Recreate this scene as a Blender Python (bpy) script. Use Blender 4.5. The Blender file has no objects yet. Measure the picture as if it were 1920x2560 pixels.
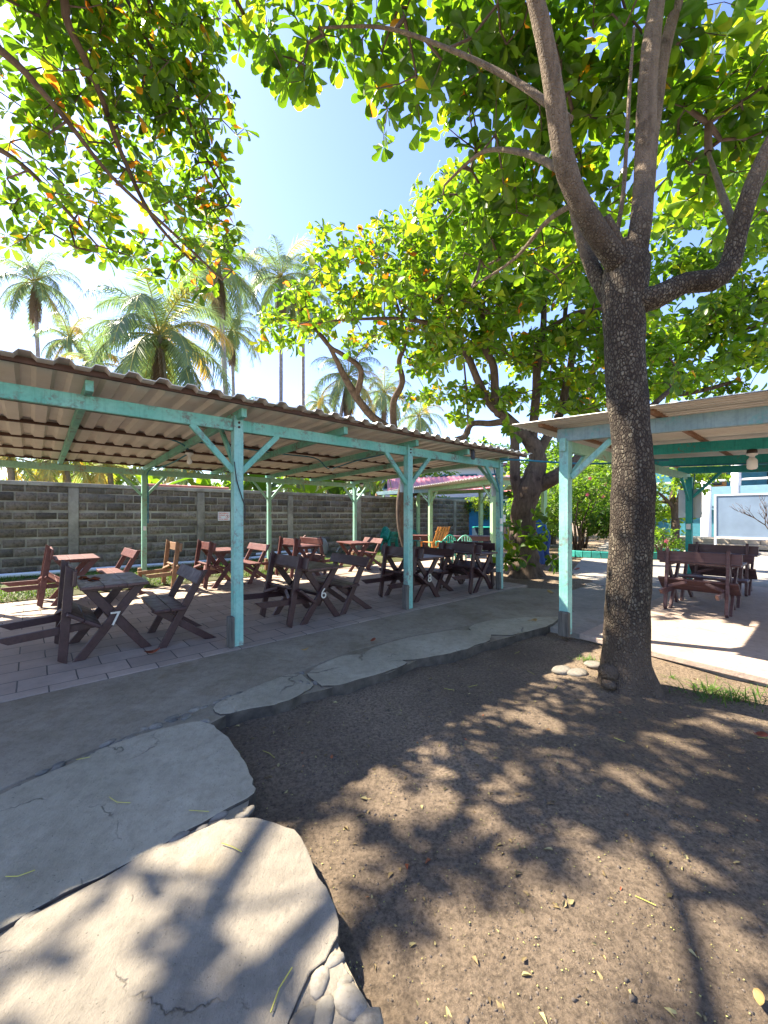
import bpy, bmesh, math, random
import numpy as np
from mathutils import Vector, Matrix, noise as mnoise
random.seed(7); RNG = np.random.default_rng(11)
R = math.radians
sc = bpy.context.scene
C = sc.collection

# ------------------------------------------------------------------ camera, sky, sun, exposure
CAMH = 1.45
F = 1000.0
cam = bpy.data.objects.new('camera', bpy.data.cameras.new('camera'))
C.objects.link(cam); sc.camera = cam
cam.location = (0, 0, CAMH); cam.rotation_euler = (R(90), 0, 0)
cam.data.sensor_fit = 'VERTICAL'; cam.data.sensor_height = 36.0; cam.data.sensor_width = 27.0
cam.data.lens = 36.0 * F / 2560.0
cam.data.shift_y = 10 / 2560.0
cam.data.clip_start = 0.05; cam.data.clip_end = 2000

SUN_EL = 49.0
SUN_H = Vector((-0.92, 0.39, 0)).normalized()
SUN = Vector((SUN_H.x * math.cos(R(SUN_EL)), SUN_H.y * math.cos(R(SUN_EL)), math.sin(R(SUN_EL))))
w = bpy.data.worlds.new('World'); sc.world = w; w.use_nodes = True
wn = w.node_tree.nodes; bg = wn['Background']
sky = wn.new('ShaderNodeTexSky'); sky.sky_type = 'NISHITA'; sky.sun_disc = False
sky.sun_elevation = R(SUN_EL); sky.sun_rotation = math.atan2(SUN_H.x, SUN_H.y)
sky.air_density = 1.0; sky.dust_density = 0.5; sky.ozone_density = 1.5
hs_ = wn.new('ShaderNodeHueSaturation'); hs_.inputs['Saturation'].default_value = 1.12; hs_.inputs['Hue'].default_value = 0.518
w.node_tree.links.new(sky.outputs[0], hs_.inputs['Color']); w.node_tree.links.new(hs_.outputs[0], bg.inputs[0]); bg.inputs[1].default_value = 0.112
sl = bpy.data.lights.new('sun', 'SUN'); sl.energy = 5.0; sl.angle = R(0.53); sl.color = (1, 0.90, 0.74)
so = bpy.data.objects.new('sun', sl); C.objects.link(so)
so.rotation_euler = (-SUN).to_track_quat('-Z', 'Y').to_euler(); so.location = SUN * 50
sc.view_settings.view_transform = 'Standard'; sc.view_settings.look = 'None'
sc.view_settings.exposure = 2.12; sc.view_settings.gamma = 1.0
sc.cycles.use_denoising = True
sc.cycles.max_bounces = 8; sc.cycles.diffuse_bounces = 5; sc.cycles.transmission_bounces = 6; sc.cycles.transparent_max_bounces = 8
sc.cycles.caustics_reflective = False; sc.cycles.caustics_refractive = False

# ------------------------------------------------------------------ helpers: places
DS = 1920.0 / 1659.0
A0 = Vector((-1.652, 4.5, 0)); U = Vector((0.75, 0.6614, 0)); Vd = Vector((-0.6614, 0.75, 0))
ANG = math.atan2(U.y, U.x)
def S(u, v, z=0.0): return A0 + U * u + Vd * v + Vector((0, 0, z))
def at(dx, dy, Y):
    return Vector(((dx * DS - 960) / F * Y, Y, CAMH + (1290 - dy * DS) / F * Y))
def gp(dx, dy, z=0.0):
    return at(dx, dy, (CAMH - z) * F / (dy * DS - 1290))
def inpoly(x, y, poly):
    n = len(poly); r = np.zeros(np.shape(x), bool); j = n - 1
    for i in range(n):
        xi, yi = poly[i]; xj, yj = poly[j]
        c = ((yi > y) != (yj > y)) & (x < (xj - xi) * (y - yi) / (yj - yi + 1e-12) + xi)
        r ^= c; j = i
    return r

# ------------------------------------------------------------------ helpers: meshes and tags
class MB:
    def __init__(s): s.v = []; s.f = []
    def add(s, vs, fs):
        o = len(s.v); s.v += [tuple(p) for p in vs]; s.f += [tuple(i + o for i in f) for f in fs]; return s
    def box(s, c, size, rz=0.0):
        x, y, z = [d / 2 for d in size]; m = Matrix.Rotation(rz, 3, 'Z'); c = Vector(c)
        vs = [c + m @ Vector((sx * x, sy * y, sz * z)) for sx in (-1, 1) for sy in (-1, 1) for sz in (-1, 1)]
        return s.add(vs, [(0, 1, 3, 2), (4, 6, 7, 5), (0, 4, 5, 1), (2, 3, 7, 6), (0, 2, 6, 4), (1, 5, 7, 3)])
    def beam(s, p0, p1, w_, h_, up=(0, 0, 1)):
        p0 = Vector(p0); p1 = Vector(p1); d = (p1 - p0).normalized(); u = Vector(up)
        if abs(d.dot(u)) > 0.99: u = Vector((1, 0, 0))
        a = d.cross(u).normalized(); b = a.cross(d).normalized()
        vs = []
        for p in (p0, p1):
            for sa, sb in ((-1, -1), (1, -1), (1, 1), (-1, 1)):
                vs.append(p + a * sa * w_ / 2 + b * sb * h_ / 2)
        return s.add(vs, [(3, 2, 1, 0), (4, 5, 6, 7), (0, 1, 5, 4), (1, 2, 6, 5), (2, 3, 7, 6), (3, 0, 4, 7)])
    def flatleg(s, p0, p1, w_, t_, ax):
        """board from p0 to p1, w_ wide in the plane, t_ thick along ax, ends cut level"""
        p0 = Vector(p0); p1 = Vector(p1); ax = Vector(ax); d = (p1 - p0).normalized()
        hz = Vector((0, 0, 1)).cross(ax).normalized()
        k = w_ / 2 / max(0.25, abs(d.z)); vs = []
        for p in (p0, p1):
            for sa, sb in ((-1, -1), (1, -1), (1, 1), (-1, 1)):
                vs.append(p + hz * sa * k + ax * sb * t_ / 2)
        return s.add(vs, [(3, 2, 1, 0), (4, 5, 6, 7), (0, 1, 5, 4), (1, 2, 6, 5), (2, 3, 7, 6), (3, 0, 4, 7)])
    def tube(s, pts, rad, n=8, cap=True):
        pts = [Vector(p) for p in pts]
        if not hasattr(rad, '__len__'): rad = [rad] * len(pts)
        ref = Vector((0.3, 0.9, 0.2)); vs = []; fs = []
        for i, p in enumerate(pts):
            d = (pts[min(i + 1, len(pts) - 1)] - pts[max(i - 1, 0)]).normalized()
            a = d.cross(ref)
            if a.length < 1e-3: a = d.cross(Vector((1, 0, 0)))
            a.normalize(); b = d.cross(a).normalized(); ref = a.cross(d) if False else ref
            for k in range(n):
                t = 2 * math.pi * k / n
                vs.append(p + (a * math.cos(t) + b * math.sin(t)) * rad[i])
        for i in range(len(pts) - 1):
            for k in range(n):
                fs.append((i * n + k, i * n + (k + 1) % n, (i + 1) * n + (k + 1) % n, (i + 1) * n + k))
        if cap: fs += [tuple(range(n - 1, -1, -1)), tuple(range((len(pts) - 1) * n, len(pts) * n))]
        return s.add(vs, fs)
    def lathe(s, prof, n=16, c=(0, 0, 0)):
        c = Vector(c); vs = []; fs = []
        for r, z in prof:
            for k in range(n):
                t = 2 * math.pi * k / n; vs.append(c + Vector((r * math.cos(t), r * math.sin(t), z)))
        for i in range(len(prof) - 1):
            for k in range(n):
                fs.append((i * n + k, i * n + (k + 1) % n, (i + 1) * n + (k + 1) % n, (i + 1) * n + k))
        return s.add(vs, fs)
    def build(s, name, mat, parent=None, bevel=0.0, smooth=False):
        me = bpy.data.meshes.new(name); me.from_pydata(s.v, [], s.f); me.update()
        o = bpy.data.objects.new(name, me); C.objects.link(o)
        if mat: me.materials.append(mat)
        if parent: o.parent = parent
        if bevel:
            b = o.modifiers.new('bevel', 'BEVEL'); b.width = bevel; b.segments = 2; b.limit_method = 'ANGLE'
        if smooth: me.polygons.foreach_set('use_smooth', [True] * len(me.polygons))
        return o
def tag(o, label=None, cat=None, group=None, kind=None):
    if label: o['label'] = label
    if cat: o['category'] = cat
    if group: o['group'] = group
    if kind: o['kind'] = kind
    return o
def thing(name, label, cat, loc=(0, 0, 0), rz=0.0, group=None):
    o = bpy.data.objects.new(name, None); C.objects.link(o); o.location = loc; o.rotation_euler = (0, 0, rz)
    o.empty_display_size = 0.2
    return tag(o, label, cat, group)
def kids(o): return [c for c in bpy.data.objects if c.parent == o]
def copy_tree(o, parent=None, table=None):
    c = o.copy(); C.objects.link(c)
    if parent: c.parent = parent
    for k in list(o.children):
        if not k.name.startswith('number_mark'): copy_tree(k, c)
    return c
def npmesh(name, V, Q, mat, parent=None, tint=None, smooth=True):
    V = np.asarray(V, np.float32).reshape(-1, 3); Q = np.asarray(Q, np.int32)
    k = Q.shape[1]; me = bpy.data.meshes.new(name)
    me.vertices.add(len(V)); me.vertices.foreach_set('co', V.ravel())
    me.loops.add(Q.size); me.loops.foreach_set('vertex_index', Q.ravel())
    me.polygons.add(len(Q)); me.polygons.foreach_set('loop_start', np.arange(0, Q.size, k, dtype=np.int32))
    me.polygons.foreach_set('loop_total', np.full(len(Q), k, np.int32))
    if smooth: me.polygons.foreach_set('use_smooth', np.ones(len(Q), bool))
    if tint is not None:
        a = me.attributes.new('tint', 'FLOAT', 'POINT'); a.data.foreach_set('value', np.asarray(tint, np.float32))
    me.update(calc_edges=True); me.validate()
    o = bpy.data.objects.new(name, me); C.objects.link(o); me.materials.append(mat)
    if parent: o.parent = parent
    return o

# ------------------------------------------------------------------ helpers: materials
class NT:
    def __init__(s, name):
        s.m = bpy.data.materials.new(name); s.m.use_nodes = True; s.t = s.m.node_tree
        s.b = s.t.nodes['Principled BSDF']; s.out = s.t.nodes['Material Output']
    def n(s, typ, **kw):
        x = s.t.nodes.new(typ)
        for k, v in kw.items():
            if k.startswith('i_'):
                key = k[2:]; x.inputs[int(key) if key.isdigit() else key].default_value = v
            else: setattr(x, k, v)
        return x
    def l(s, a, b): s.t.links.new(a, b)
    def coord(s, kind='Object', scale=(1, 1, 1), rot=(0, 0, 0)):
        tc = s.n('ShaderNodeTexCoord'); mp = s.n('ShaderNodeMapping'); mp.inputs['Scale'].default_value = scale
        mp.inputs['Rotation'].default_value = rot
        s.l(tc.outputs[kind], mp.inputs[0]); return mp.outputs[0]
    def noise(s, vec, scale, detail=4, rough=0.6):
        x = s.n('ShaderNodeTexNoise', i_Scale=scale, i_Detail=detail, i_Roughness=rough); s.l(vec, x.inputs['Vector']); return x.outputs[0]
    def ramp(s, fac, stops):
        r = s.n('ShaderNodeValToRGB'); e = r.color_ramp.elements
        while len(e) < len(stops): e.new(0.5)
        for i, (p, c) in enumerate(stops):
            e[i].position = p; e[i].color = (*c, 1) if hasattr(c, '__len__') else (c, c, c, 1)
        s.l(fac, r.inputs[0]); return r.outputs[0]
    def mix(s, fac, a, b, mode='MIX'):
        x = s.n('ShaderNodeMix', data_type='RGBA', blend_type=mode)
        for val, idx in ((fac, 0), (a, 6), (b, 7)):
            if hasattr(val, 'links'): s.l(val, x.inputs[idx])
            elif idx == 0: x.inputs[0].default_value = val
            else: x.inputs[idx].default_value = (*val, 1)
        return x.outputs[2]
    def math(s, op, a, b=0.0):
        x = s.n('ShaderNodeMath', operation=op)
        for i, val in enumerate((a, b)):
            if hasattr(val, 'links'): s.l(val, x.inputs[i])
            else: x.inputs[i].default_value = val
        return x.outputs[0]
    def bump(s, h, strength=0.3, dist=0.01):
        x = s.n('ShaderNodeBump', i_Strength=strength, i_Distance=dist); s.l(h, x.inputs['Height']); s.l(x.outputs[0], s.b.inputs['Normal'])
    def set(s, col=None, rough=None, metal=None, spec=None):
        if col is not None:
            if hasattr(col, 'links'): s.l(col, s.b.inputs['Base Color'])
            else: s.b.inputs['Base Color'].default_value = (*col, 1)
        if rough is not None:
            if hasattr(rough, 'links'): s.l(rough, s.b.inputs['Roughness'])
            else: s.b.inputs['Roughness'].default_value = rough
        if metal is not None: s.b.inputs['Metallic'].default_value = metal
        if spec is not None: s.b.inputs['Specular IOR Level'].default_value = spec
        return s.m

def m_paint(name, c1, c2, bare=(0.16, 0.15, 0.13), wear=0.36, rough=0.6):
    t = NT(name); v = t.coord('Object'); vg = t.coord('Object', (6, 6, 6))
    col = t.mix(t.ramp(t.noise(v, 2.5, 5), [(0.35, 0.0), (0.7, 1.0)]), c1, c2)
    col = t.mix(t.ramp(t.noise(v, 28, 4), [(0.45, 0.0), (0.75, 0.28)]), col, tuple(x * 0.45 for x in c1))
    sv = t.coord('Object', (34, 34, 2.2)); col = t.mix(t.ramp(t.noise(sv, 1.0, 5, 0.7), [(0.52, 0.0), (0.72, 0.5)]), col, tuple(x * 0.5 for x in c1))
    wm = t.math('MULTIPLY', t.ramp(t.noise(v, 3.2, 8, 0.7), [(0.5, 0.0), (0.62, 1.0)]), t.ramp(t.noise(v, 22, 6, 0.75), [(0.60 - wear * .2, 0.0), (0.66 - wear * .2, 1.0)]))
    col = t.mix(wm, col, bare)
    t.bump(t.math('SUBTRACT', t.noise(vg, 6, 5), t.math('MULTIPLY', wm, 0.6)), 0.35, 0.006)
    return t.set(col, rough, spec=0.3)
def m_wood(name, c1, c2, rough=0.5, grain=14.0, axis=1, spec=0.35):
    t = NT(name); scl = [grain] * 3; scl[axis] = 1.2
    v = t.coord('Object', tuple(scl)); v2 = t.coord('Object')
    g = t.noise(v, 2.0, 6, 0.65)
    col = t.mix(t.ramp(g, [(0.3, 0.0), (0.72, 1.0)]), c1, c2)
    col = t.mix(t.ramp(t.noise(v2, 5, 5), [(0.5, 0.0), (0.8, 0.4)]), col, tuple(min(1, x * 1.5 + 0.012) for x in c2))
    t.bump(g, 0.3, 0.004)
    return t.set(col, t.ramp(t.noise(v2, 9, 3), [(0.3, rough - 0.12), (0.7, rough + 0.15)]), spec=spec)
def m_flat(name, col, rough=0.6, metal=0.0, var=0.15, scale=8, emit=None):
    t = NT(name); v = t.coord('Object')
    c = t.mix(t.ramp(t.noise(v, scale, 5), [(0.35, 0.0), (0.7, 1.0)]), tuple(x * (1 - var) for x in col), tuple(min(1, x * (1 + var)) for x in col))
    return t.set(c, rough, metal)
def m_leaf(name, stops, trans=0.45, rough=0.38, tcol=(1.25, 1.25, 0.55), spec=0.4):
    t = NT(name); a = t.n('ShaderNodeAttribute', attribute_name='tint')
    col = t.ramp(a.outputs['Fac'], stops)
    v = t.coord('Object'); col = t.mix(t.ramp(t.noise(v, 30, 3), [(0.4, 0.0), (0.7, 0.25)]), col, (0.09, 0.12, 0.02))
    t.set(col, rough, spec=spec)
    tr = t.n('ShaderNodeBsdfTranslucent'); t.l(t.mix(1.0, col, tcol, 'MULTIPLY'), tr.inputs[0])
    mx = t.n('ShaderNodeMixShader'); mx.inputs[0].default_value = trans
    t.l(t.b.outputs[0], mx.inputs[1]); t.l(tr.outputs[0], mx.inputs[2]); t.l(mx.outputs[0], t.out.inputs[0])
    return t.m
def m_bark(name, c_plate, c_crack, c_pale, c_limb, ztop):
    t = NT(name); tc = t.n('ShaderNodeTexCoord'); v2 = tc.outputs['Object']
    nn = t.n('ShaderNodeTexNoise', i_Scale=9.0, i_Detail=4.0); t.l(v2, nn.inputs['Vector'])
    mp = t.n('ShaderNodeMapping'); mp.inputs['Scale'].default_value = (46, 46, 27); t.l(t.mix(0.035, v2, nn.outputs['Color']), mp.inputs[0])
    vo = t.n('ShaderNodeTexVoronoi', feature='DISTANCE_TO_EDGE', i_Scale=1.0); t.l(mp.outputs[0], vo.inputs['Vector'])
    vc = t.n('ShaderNodeTexVoronoi', feature='F1', i_Scale=1.0); t.l(mp.outputs[0], vc.inputs['Vector'])
    vv = t.coord('Object', (30, 30, 3.5)); fis = t.ramp(t.noise(vv, 1.0, 6, 0.7), [(0.42, 0.0), (0.56, 1.0)])
    big = t.noise(v2, 3.3, 7, 0.72)
    e = t.math('MULTIPLY', t.ramp(vo.outputs['Distance'], [(0.02, 0.0), (0.22, 1.0)]), t.math('ADD', t.math('MULTIPLY', fis, 0.6), 0.4))
    plate = t.mix(t.ramp(vc.outputs['Color'], [(0.25, 0.0), (0.95, 1.0)]), c_plate, c_pale)
    plate = t.mix(t.ramp(t.noise(v2, 60, 4, 0.7), [(0.4, 0.0), (0.7, 0.6)]), plate, tuple(x * 0.4 for x in c_plate))
    plate = t.mix(t.ramp(big, [(0.46, 0.0), (0.62, 0.8)]), plate, (0.038, 0.030, 0.025))
    col = t.mix(e, c_crack, plate)
    sx = t.n('ShaderNodeSeparateXYZ'); t.l(v2, sx.inputs[0])
    zz = t.math('ADD', sx.outputs['Z'], t.math('MULTIPLY', t.math('SUBTRACT', t.noise(v2, 5, 5), 0.5), 1.1))
    top = t.n('ShaderNodeMapRange'); top.inputs['From Min'].default_value = ztop - .4; top.inputs['From Max'].default_value = ztop + .4; t.l(zz, top.inputs['Value'])
    low = t.n('ShaderNodeMapRange'); low.inputs['From Min'].default_value = .75; low.inputs['From Max'].default_value = .1; t.l(zz, low.inputs['Value'])
    lc = t.mix(t.ramp(t.noise(t.coord('Object', (10, 10, 2.5)), 1.6, 6, 0.7), [(0.3, 0.0), (0.7, 1.0)]), tuple(x * .55 for x in c_limb), c_limb)
    lc = t.mix(t.ramp(t.noise(v2, 5, 5), [(0.55, 0.0), (0.7, 0.7)]), lc, tuple(x * .2 for x in c_limb))
    col = t.mix(top.outputs[0], col, lc); col = t.mix(t.math('MULTIPLY', low.outputs[0], 0.75), col, (0.13, 0.095, 0.068))
    h = t.math('ADD', t.math('MULTIPLY', e, 0.8), t.math('MULTIPLY', t.noise(v2, 55, 6, 0.7), 0.7))
    t.bump(t.math('ADD', h, t.math('MULTIPLY', big, 0.8)), 0.9, 0.014)
    return t.set(col, 0.88, spec=0.12)
def m_limb(name, c1, c2):
    t = NT(name); v = t.coord('Object'); v2 = t.coord('Object', (10, 10, 2.5))
    col = t.mix(t.ramp(t.noise(v2, 1.6, 6, 0.7), [(0.3, 0.0), (0.7, 1.0)]), c1, c2)
    col = t.mix(t.ramp(t.noise(v, 5, 5), [(0.55, 0.0), (0.7, 0.7)]), col, tuple(x * 0.4 for x in c1))
    t.bump(t.noise(v2, 5, 8, 0.7), 0.6, 0.01)
    return t.set(col, 0.85, spec=0.15)

M = {}
M['teal'] = m_paint('teal_paint', (0.13, 0.41, 0.32), (0.25, 0.51, 0.41), wear=0.7)
M['aqua'] = m_paint('aqua_post_paint', (0.19, 0.48, 0.42), (0.35, 0.58, 0.50), bare=(0.22, 0.21, 0.19), wear=0.55)
M['mint'] = m_paint('mint_paint', (0.24, 0.50, 0.36), (0.33, 0.56, 0.43), bare=(0.3, 0.22, 0.15), wear=0.5)
M['lime'] = m_paint('pale_green_paint', (0.30, 0.52, 0.28), (0.40, 0.58, 0.34), wear=0.4)
M['deepteal'] = m_paint('deep_teal_paint', (0.02, 0.30, 0.28), (0.05, 0.40, 0.36), wear=0.35)
M['greywood'] = m_paint('weathered_blue_grey_beam', (0.20, 0.30, 0.32), (0.30, 0.40, 0.41), bare=(0.12, 0.34, 0.34), wear=0.5)
M['purlin'] = m_wood('brown_purlin_wood', (0.05, 0.026, 0.018), (0.11, 0.062, 0.045), 0.8, 14, 0)
M['rawbrown'] = m_wood('raw_brown_rafter', (0.20, 0.10, 0.05), (0.30, 0.17, 0.10), 0.8, 14, 0)
M['stub'] = m_wood('grey_weathered_stub', (0.055, 0.052, 0.045), (0.17, 0.16, 0.14), 0.9, 20, 2)
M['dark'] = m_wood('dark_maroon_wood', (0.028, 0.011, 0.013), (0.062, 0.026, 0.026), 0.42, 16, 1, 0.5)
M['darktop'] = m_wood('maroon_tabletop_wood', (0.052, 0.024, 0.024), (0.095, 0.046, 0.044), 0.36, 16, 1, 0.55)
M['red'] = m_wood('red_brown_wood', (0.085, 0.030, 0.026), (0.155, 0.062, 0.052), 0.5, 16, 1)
M['tan'] = m_wood('unpainted_tan_wood', (0.19, 0.10, 0.055), (0.30, 0.18, 0.10), 0.6, 16, 1)
M['purple'] = m_wood('purplish_brown_wood', (0.065, 0.032, 0.034), (0.13, 0.07, 0.07), 0.5, 16, 1)
M['white'] = m_flat('white_paint', (0.75, 0.75, 0.74), 0.5, var=0.05)
M['board'] = m_flat('pale_board', (0.62, 0.64, 0.66), 0.5, var=0.05)
M['cable'] = m_flat('blue_cable_plastic', (0.01, 0.17, 0.25), 0.45)
M['blackcable'] = m_flat('black_cable_plastic', (0.012, 0.014, 0.016), 0.5)
M['navy'] = m_flat('navy_plastic', (0.012, 0.016, 0.035), 0.4)
M['bulb'] = m_flat('frosted_bulb', (0.8, 0.8, 0.78), 0.25, var=0.03)
M['brownceramic'] = m_flat('dark_socket', (0.04, 0.025, 0.02), 0.5)
M['rust'] = m_flat('rusty_bolt', (0.06, 0.025, 0.015), 0.8)
M['redtext'] = m_flat('red_lettering', (0.65, 0.03, 0.04), 0.5)
M['cream'] = m_flat('cream_number_paint', (0.62, 0.60, 0.52), 0.6)
M['greenplastic'] = m_flat('green_plastic', (0.01, 0.26, 0.19), 0.35, var=0.1)
M['paleplastic'] = m_flat('pale_green_plastic', (0.16, 0.46, 0.34), 0.35, var=0.1)
M['orange'] = m_wood('orange_varnished_wood', (0.40, 0.14, 0.03), (0.55, 0.22, 0.05), 0.4, 12, 2)
M['pvc'] = m_flat('white_pvc', (0.62, 0.68, 0.72), 0.35, var=0.05)
M['terracotta'] = m_flat('terracotta', (0.42, 0.15, 0.10), 0.7)
M['tankblue'] = m_flat('dark_blue_tank_plastic', (0.012, 0.030, 0.055), 0.4)
M['bluewall'] = m_flat('bright_blue_wall', (0.02, 0.22, 0.55), 0.7, var=0.1)
M['skywall'] = m_flat('light_blue_wall', (0.17, 0.31, 0.38), 0.7, var=0.08, scale=3)
M['tealwall'] = m_flat('teal_wall', (0.04, 0.19, 0.24), 0.6)
M['tealcurb'] = m_flat('teal_kerb_paint', (0.03, 0.30, 0.25), 0.6)
M['stepstone'] = m_flat('beige_block', (0.42, 0.35, 0.27), 0.8)
M['darkglass'] = m_flat('dark_window_glass', (0.02, 0.025, 0.03), 0.1)
M['denim'] = m_flat('blue_denim', (0.015, 0.045, 0.17), 0.85, var=0.25)
M['shirt'] = m_flat('blue_shirt', (0.02, 0.10, 0.30), 0.85, var=0.2)
M['skin'] = m_flat('brown_skin', (0.24, 0.12, 0.075), 0.55)
M['hair'] = m_flat('black_hair', (0.01, 0.009, 0.009), 0.5)
M['redplastic'] = m_flat('red_bristles', (0.55, 0.05, 0.04), 0.6)
M['pink'] = m_flat('pink_petal', (0.70, 0.10, 0.18), 0.6)
def m_rock():
    t = NT('grey_river_stone'); v = t.coord('Object')
    col = t.ramp(t.noise(v, 4.0, 3), [(0.3, (0.10, 0.095, 0.085)), (0.5, (0.21, 0.19, 0.155)), (0.7, (0.33, 0.29, 0.23))])
    col = t.mix(t.ramp(t.noise(v, 40, 6, 0.7), [(0.45, 0.0), (0.7, 0.6)]), col, (0.09, 0.075, 0.055))
    t.bump(t.noise(v, 45, 6, 0.7), 0.5, 0.006); return t.set(col, 0.85, spec=0.2)
M['rock'] = m_rock()
M['concrete'] = m_flat('grey_concrete', (0.22, 0.22, 0.20), 0.9, var=0.35, scale=3)
M['darkconcrete'] = m_flat('stained_dark_concrete', (0.07, 0.075, 0.07), 0.9, var=0.5, scale=2)
M['wheel'] = m_wood('wheel_wood', (0.26, 0.13, 0.05), (0.40, 0.22, 0.10), 0.6, 10, 2)
M['greychair'] = m_wood('faded_chair_wood', (0.20, 0.13, 0.10), (0.32, 0.22, 0.18), 0.7, 12, 2)
M['whitepipe'] = M['pvc']

def m_metal():
    t = NT('corrugated_zinc'); v = t.coord('Object')
    col = t.mix(t.ramp(t.noise(v, 1.3, 6, 0.7), [(0.35, 0.0), (0.7, 1.0)]), (0.58, 0.54, 0.48), (0.70, 0.67, 0.61))
    col = t.mix(t.ramp(t.noise(v, 5, 7, 0.75), [(0.60, 0.0), (0.74, 0.35)]), col, (0.22, 0.15, 0.11))
    t.bump(t.noise(v, 12, 3), 0.08, 0.004)
    return t.set(col, 0.5, 0.15)
M['zinc'] = m_metal()
def m_pinkroof():
    t = NT('pink_metal_roof'); v = t.coord('Object')
    return t.set(t.mix(t.noise(v, 1.5, 5), (0.36, 0.09, 0.11), (0.50, 0.18, 0.19)), 0.5)
M['pinkroof'] = m_pinkroof()
def m_block():
    t = NT('volcanic_block'); a = t.n('ShaderNodeAttribute', attribute_name='tint'); v = t.coord('Object')
    col = t.ramp(a.outputs['Fac'], [(0.0, (0.10, 0.084, 0.066)), (0.5, (0.235, 0.192, 0.146)), (1.0, (0.36, 0.30, 0.23))])
    col = t.mix(t.ramp(t.noise(v, 17, 5, 0.7), [(0.44, 0.0), (0.66, 0.6)]), col, (0.022, 0.02, 0.019))
    col = t.mix(t.ramp(t.noise(v, 0.9, 5, 0.65), [(0.48, 0.0), (0.75, 0.55)]), col, (0.16, 0.15, 0.13))
    t.bump(t.noise(v, 30, 6, 0.75), 0.9, 0.02)
    return t.set(col, 0.95, spec=0.1)
M['block'] = m_block()
def m_mortar():
    t = NT('mortar'); v = t.coord('Object')
    col = t.mix(t.ramp(t.noise(v, 1.1, 6, 0.7), [(0.38, 0.0), (0.66, 1.0)]), (0.17, 0.15, 0.12), (0.40, 0.37, 0.30))
    t.bump(t.noise(v, 25, 6), 0.7, 0.01)
    return t.set(col, 0.95, spec=0.1)
M['mortar'] = m_mortar()
def m_dirt():
    t = NT('dirt'); v = t.coord('Object')
    big = t.ramp(t.noise(v, 0.55, 5, 0.6), [(0.36, 0.0), (0.66, 1.0)])
    col = t.mix(big, (0.19, 0.142, 0.098), (0.38, 0.288, 0.20))
    col = t.mix(t.ramp(t.noise(v, 45, 6, 0.75), [(0.42, 0.0), (0.62, 0.75)]), col, (0.075, 0.058, 0.043))
    col = t.mix(t.ramp(t.noise(v, 120, 3, 0.7), [(0.60, 0.0), (0.72, 0.6)]), col, (0.33, 0.28, 0.20))
    h = t.math('ADD', t.math('MULTIPLY', t.noise(v, 75, 8, 0.8), 1.0), t.math('MULTIPLY', t.noise(v, 9, 6), 0.9))
    t.bump(h, 1.0, 0.03)
    return t.set(col, 0.95, spec=0.1)
M['dirt'] = m_dirt()
def m_slab(name, c1, c2, crack=True):
    t = NT(name); v = t.coord('Object'); v2 = t.coord('Object', (2, 1, 1), (0, 0, R(35)))
    col = t.mix(t.ramp(t.noise(v, 1.3, 7, 0.68), [(0.34, 0.0), (0.68, 1.0)]), c1, c2)
    col = t.mix(t.ramp(t.noise(v, 14, 7, 0.75), [(0.46, 0.0), (0.74, 0.5)]), col, tuple(x * 0.55 for x in c1))
    col = t.mix(t.ramp(t.noise(v2, 3, 7, 0.75), [(0.52, 0.0), (0.72, 0.22)]), col, tuple(min(1, x * 1.25) for x in c2))
    col = t.mix(t.ramp(t.noise(v, 2.2, 5, 0.6), [(0.58, 0.0), (0.72, 0.5)]), col, (c1[0] * .75, c1[1] * .62, c1[2] * .45))
    col = t.mix(t.ramp(t.noise(v, 90, 2, 0.6), [(0.66, 0.0), (0.74, 0.7)]), col, tuple(x * 0.35 for x in c1))
    h = t.math('ADD', t.noise(v2, 7, 9, 0.75), t.math('MULTIPLY', t.noise(v, 55, 6, 0.75), 0.5))
    h = t.math('ADD', h, t.math('MULTIPLY', t.noise(v, 3.5, 4), 1.2))
    if crack:
        for sc_, wd, ms in ((0.6, 0.006, 0.44), (1.7, 0.005, 0.52)):
            vo = t.n('ShaderNodeTexVoronoi', feature='DISTANCE_TO_EDGE', i_Scale=sc_)
            nn = t.n('ShaderNodeTexNoise', i_Scale=3.0, i_Detail=6.0); t.l(v, nn.inputs['Vector'])
            t.l(t.mix(0.3, v, nn.outputs['Color']), vo.inputs['Vector'])
            cr = t.ramp(vo.outputs['Distance'], [(0.0, 1.0), (wd, 0.0)])
            cr = t.math('MULTIPLY', cr, t.ramp(t.noise(v, 0.9 + sc_, 2), [(ms, 0.0), (ms + .05, 1.0)]))
            col = t.mix(t.math('MULTIPLY', cr, 0.7), col, (0.06, 0.05, 0.04)); h = t.math('SUBTRACT', h, t.math('MULTIPLY', cr, 0.7))
    t.bump(h, 0.75, 0.014)
    return t.set(col, 0.85, spec=0.2)
M['flag'] = m_slab('grey_flagstone', (0.27, 0.235, 0.165), (0.42, 0.37, 0.275))
M['slab'] = m_slab('concrete_slab', (0.18, 0.158, 0.125), (0.30, 0.262, 0.205))
M['strip'] = m_slab('dusty_concrete_strip', (0.20, 0.162, 0.110), (0.35, 0.30, 0.225), False)
M['plaza'] = m_slab('path_paving', (0.25, 0.23, 0.20), (0.35, 0.32, 0.275))
M['pinkslab'] = m_slab('pale_pink_paving', (0.36, 0.28, 0.225), (0.46, 0.36, 0.29), False)
M['seam'] = m_slab('pebble_mortar', (0.19, 0.155, 0.105), (0.31, 0.265, 0.19), False)
M['edge'] = m_flat('shaded_dirty_slab_edge', (0.075, 0.064, 0.05), 0.9, var=0.5)  # undercut shade and dirt are put into this dark side colour
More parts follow.
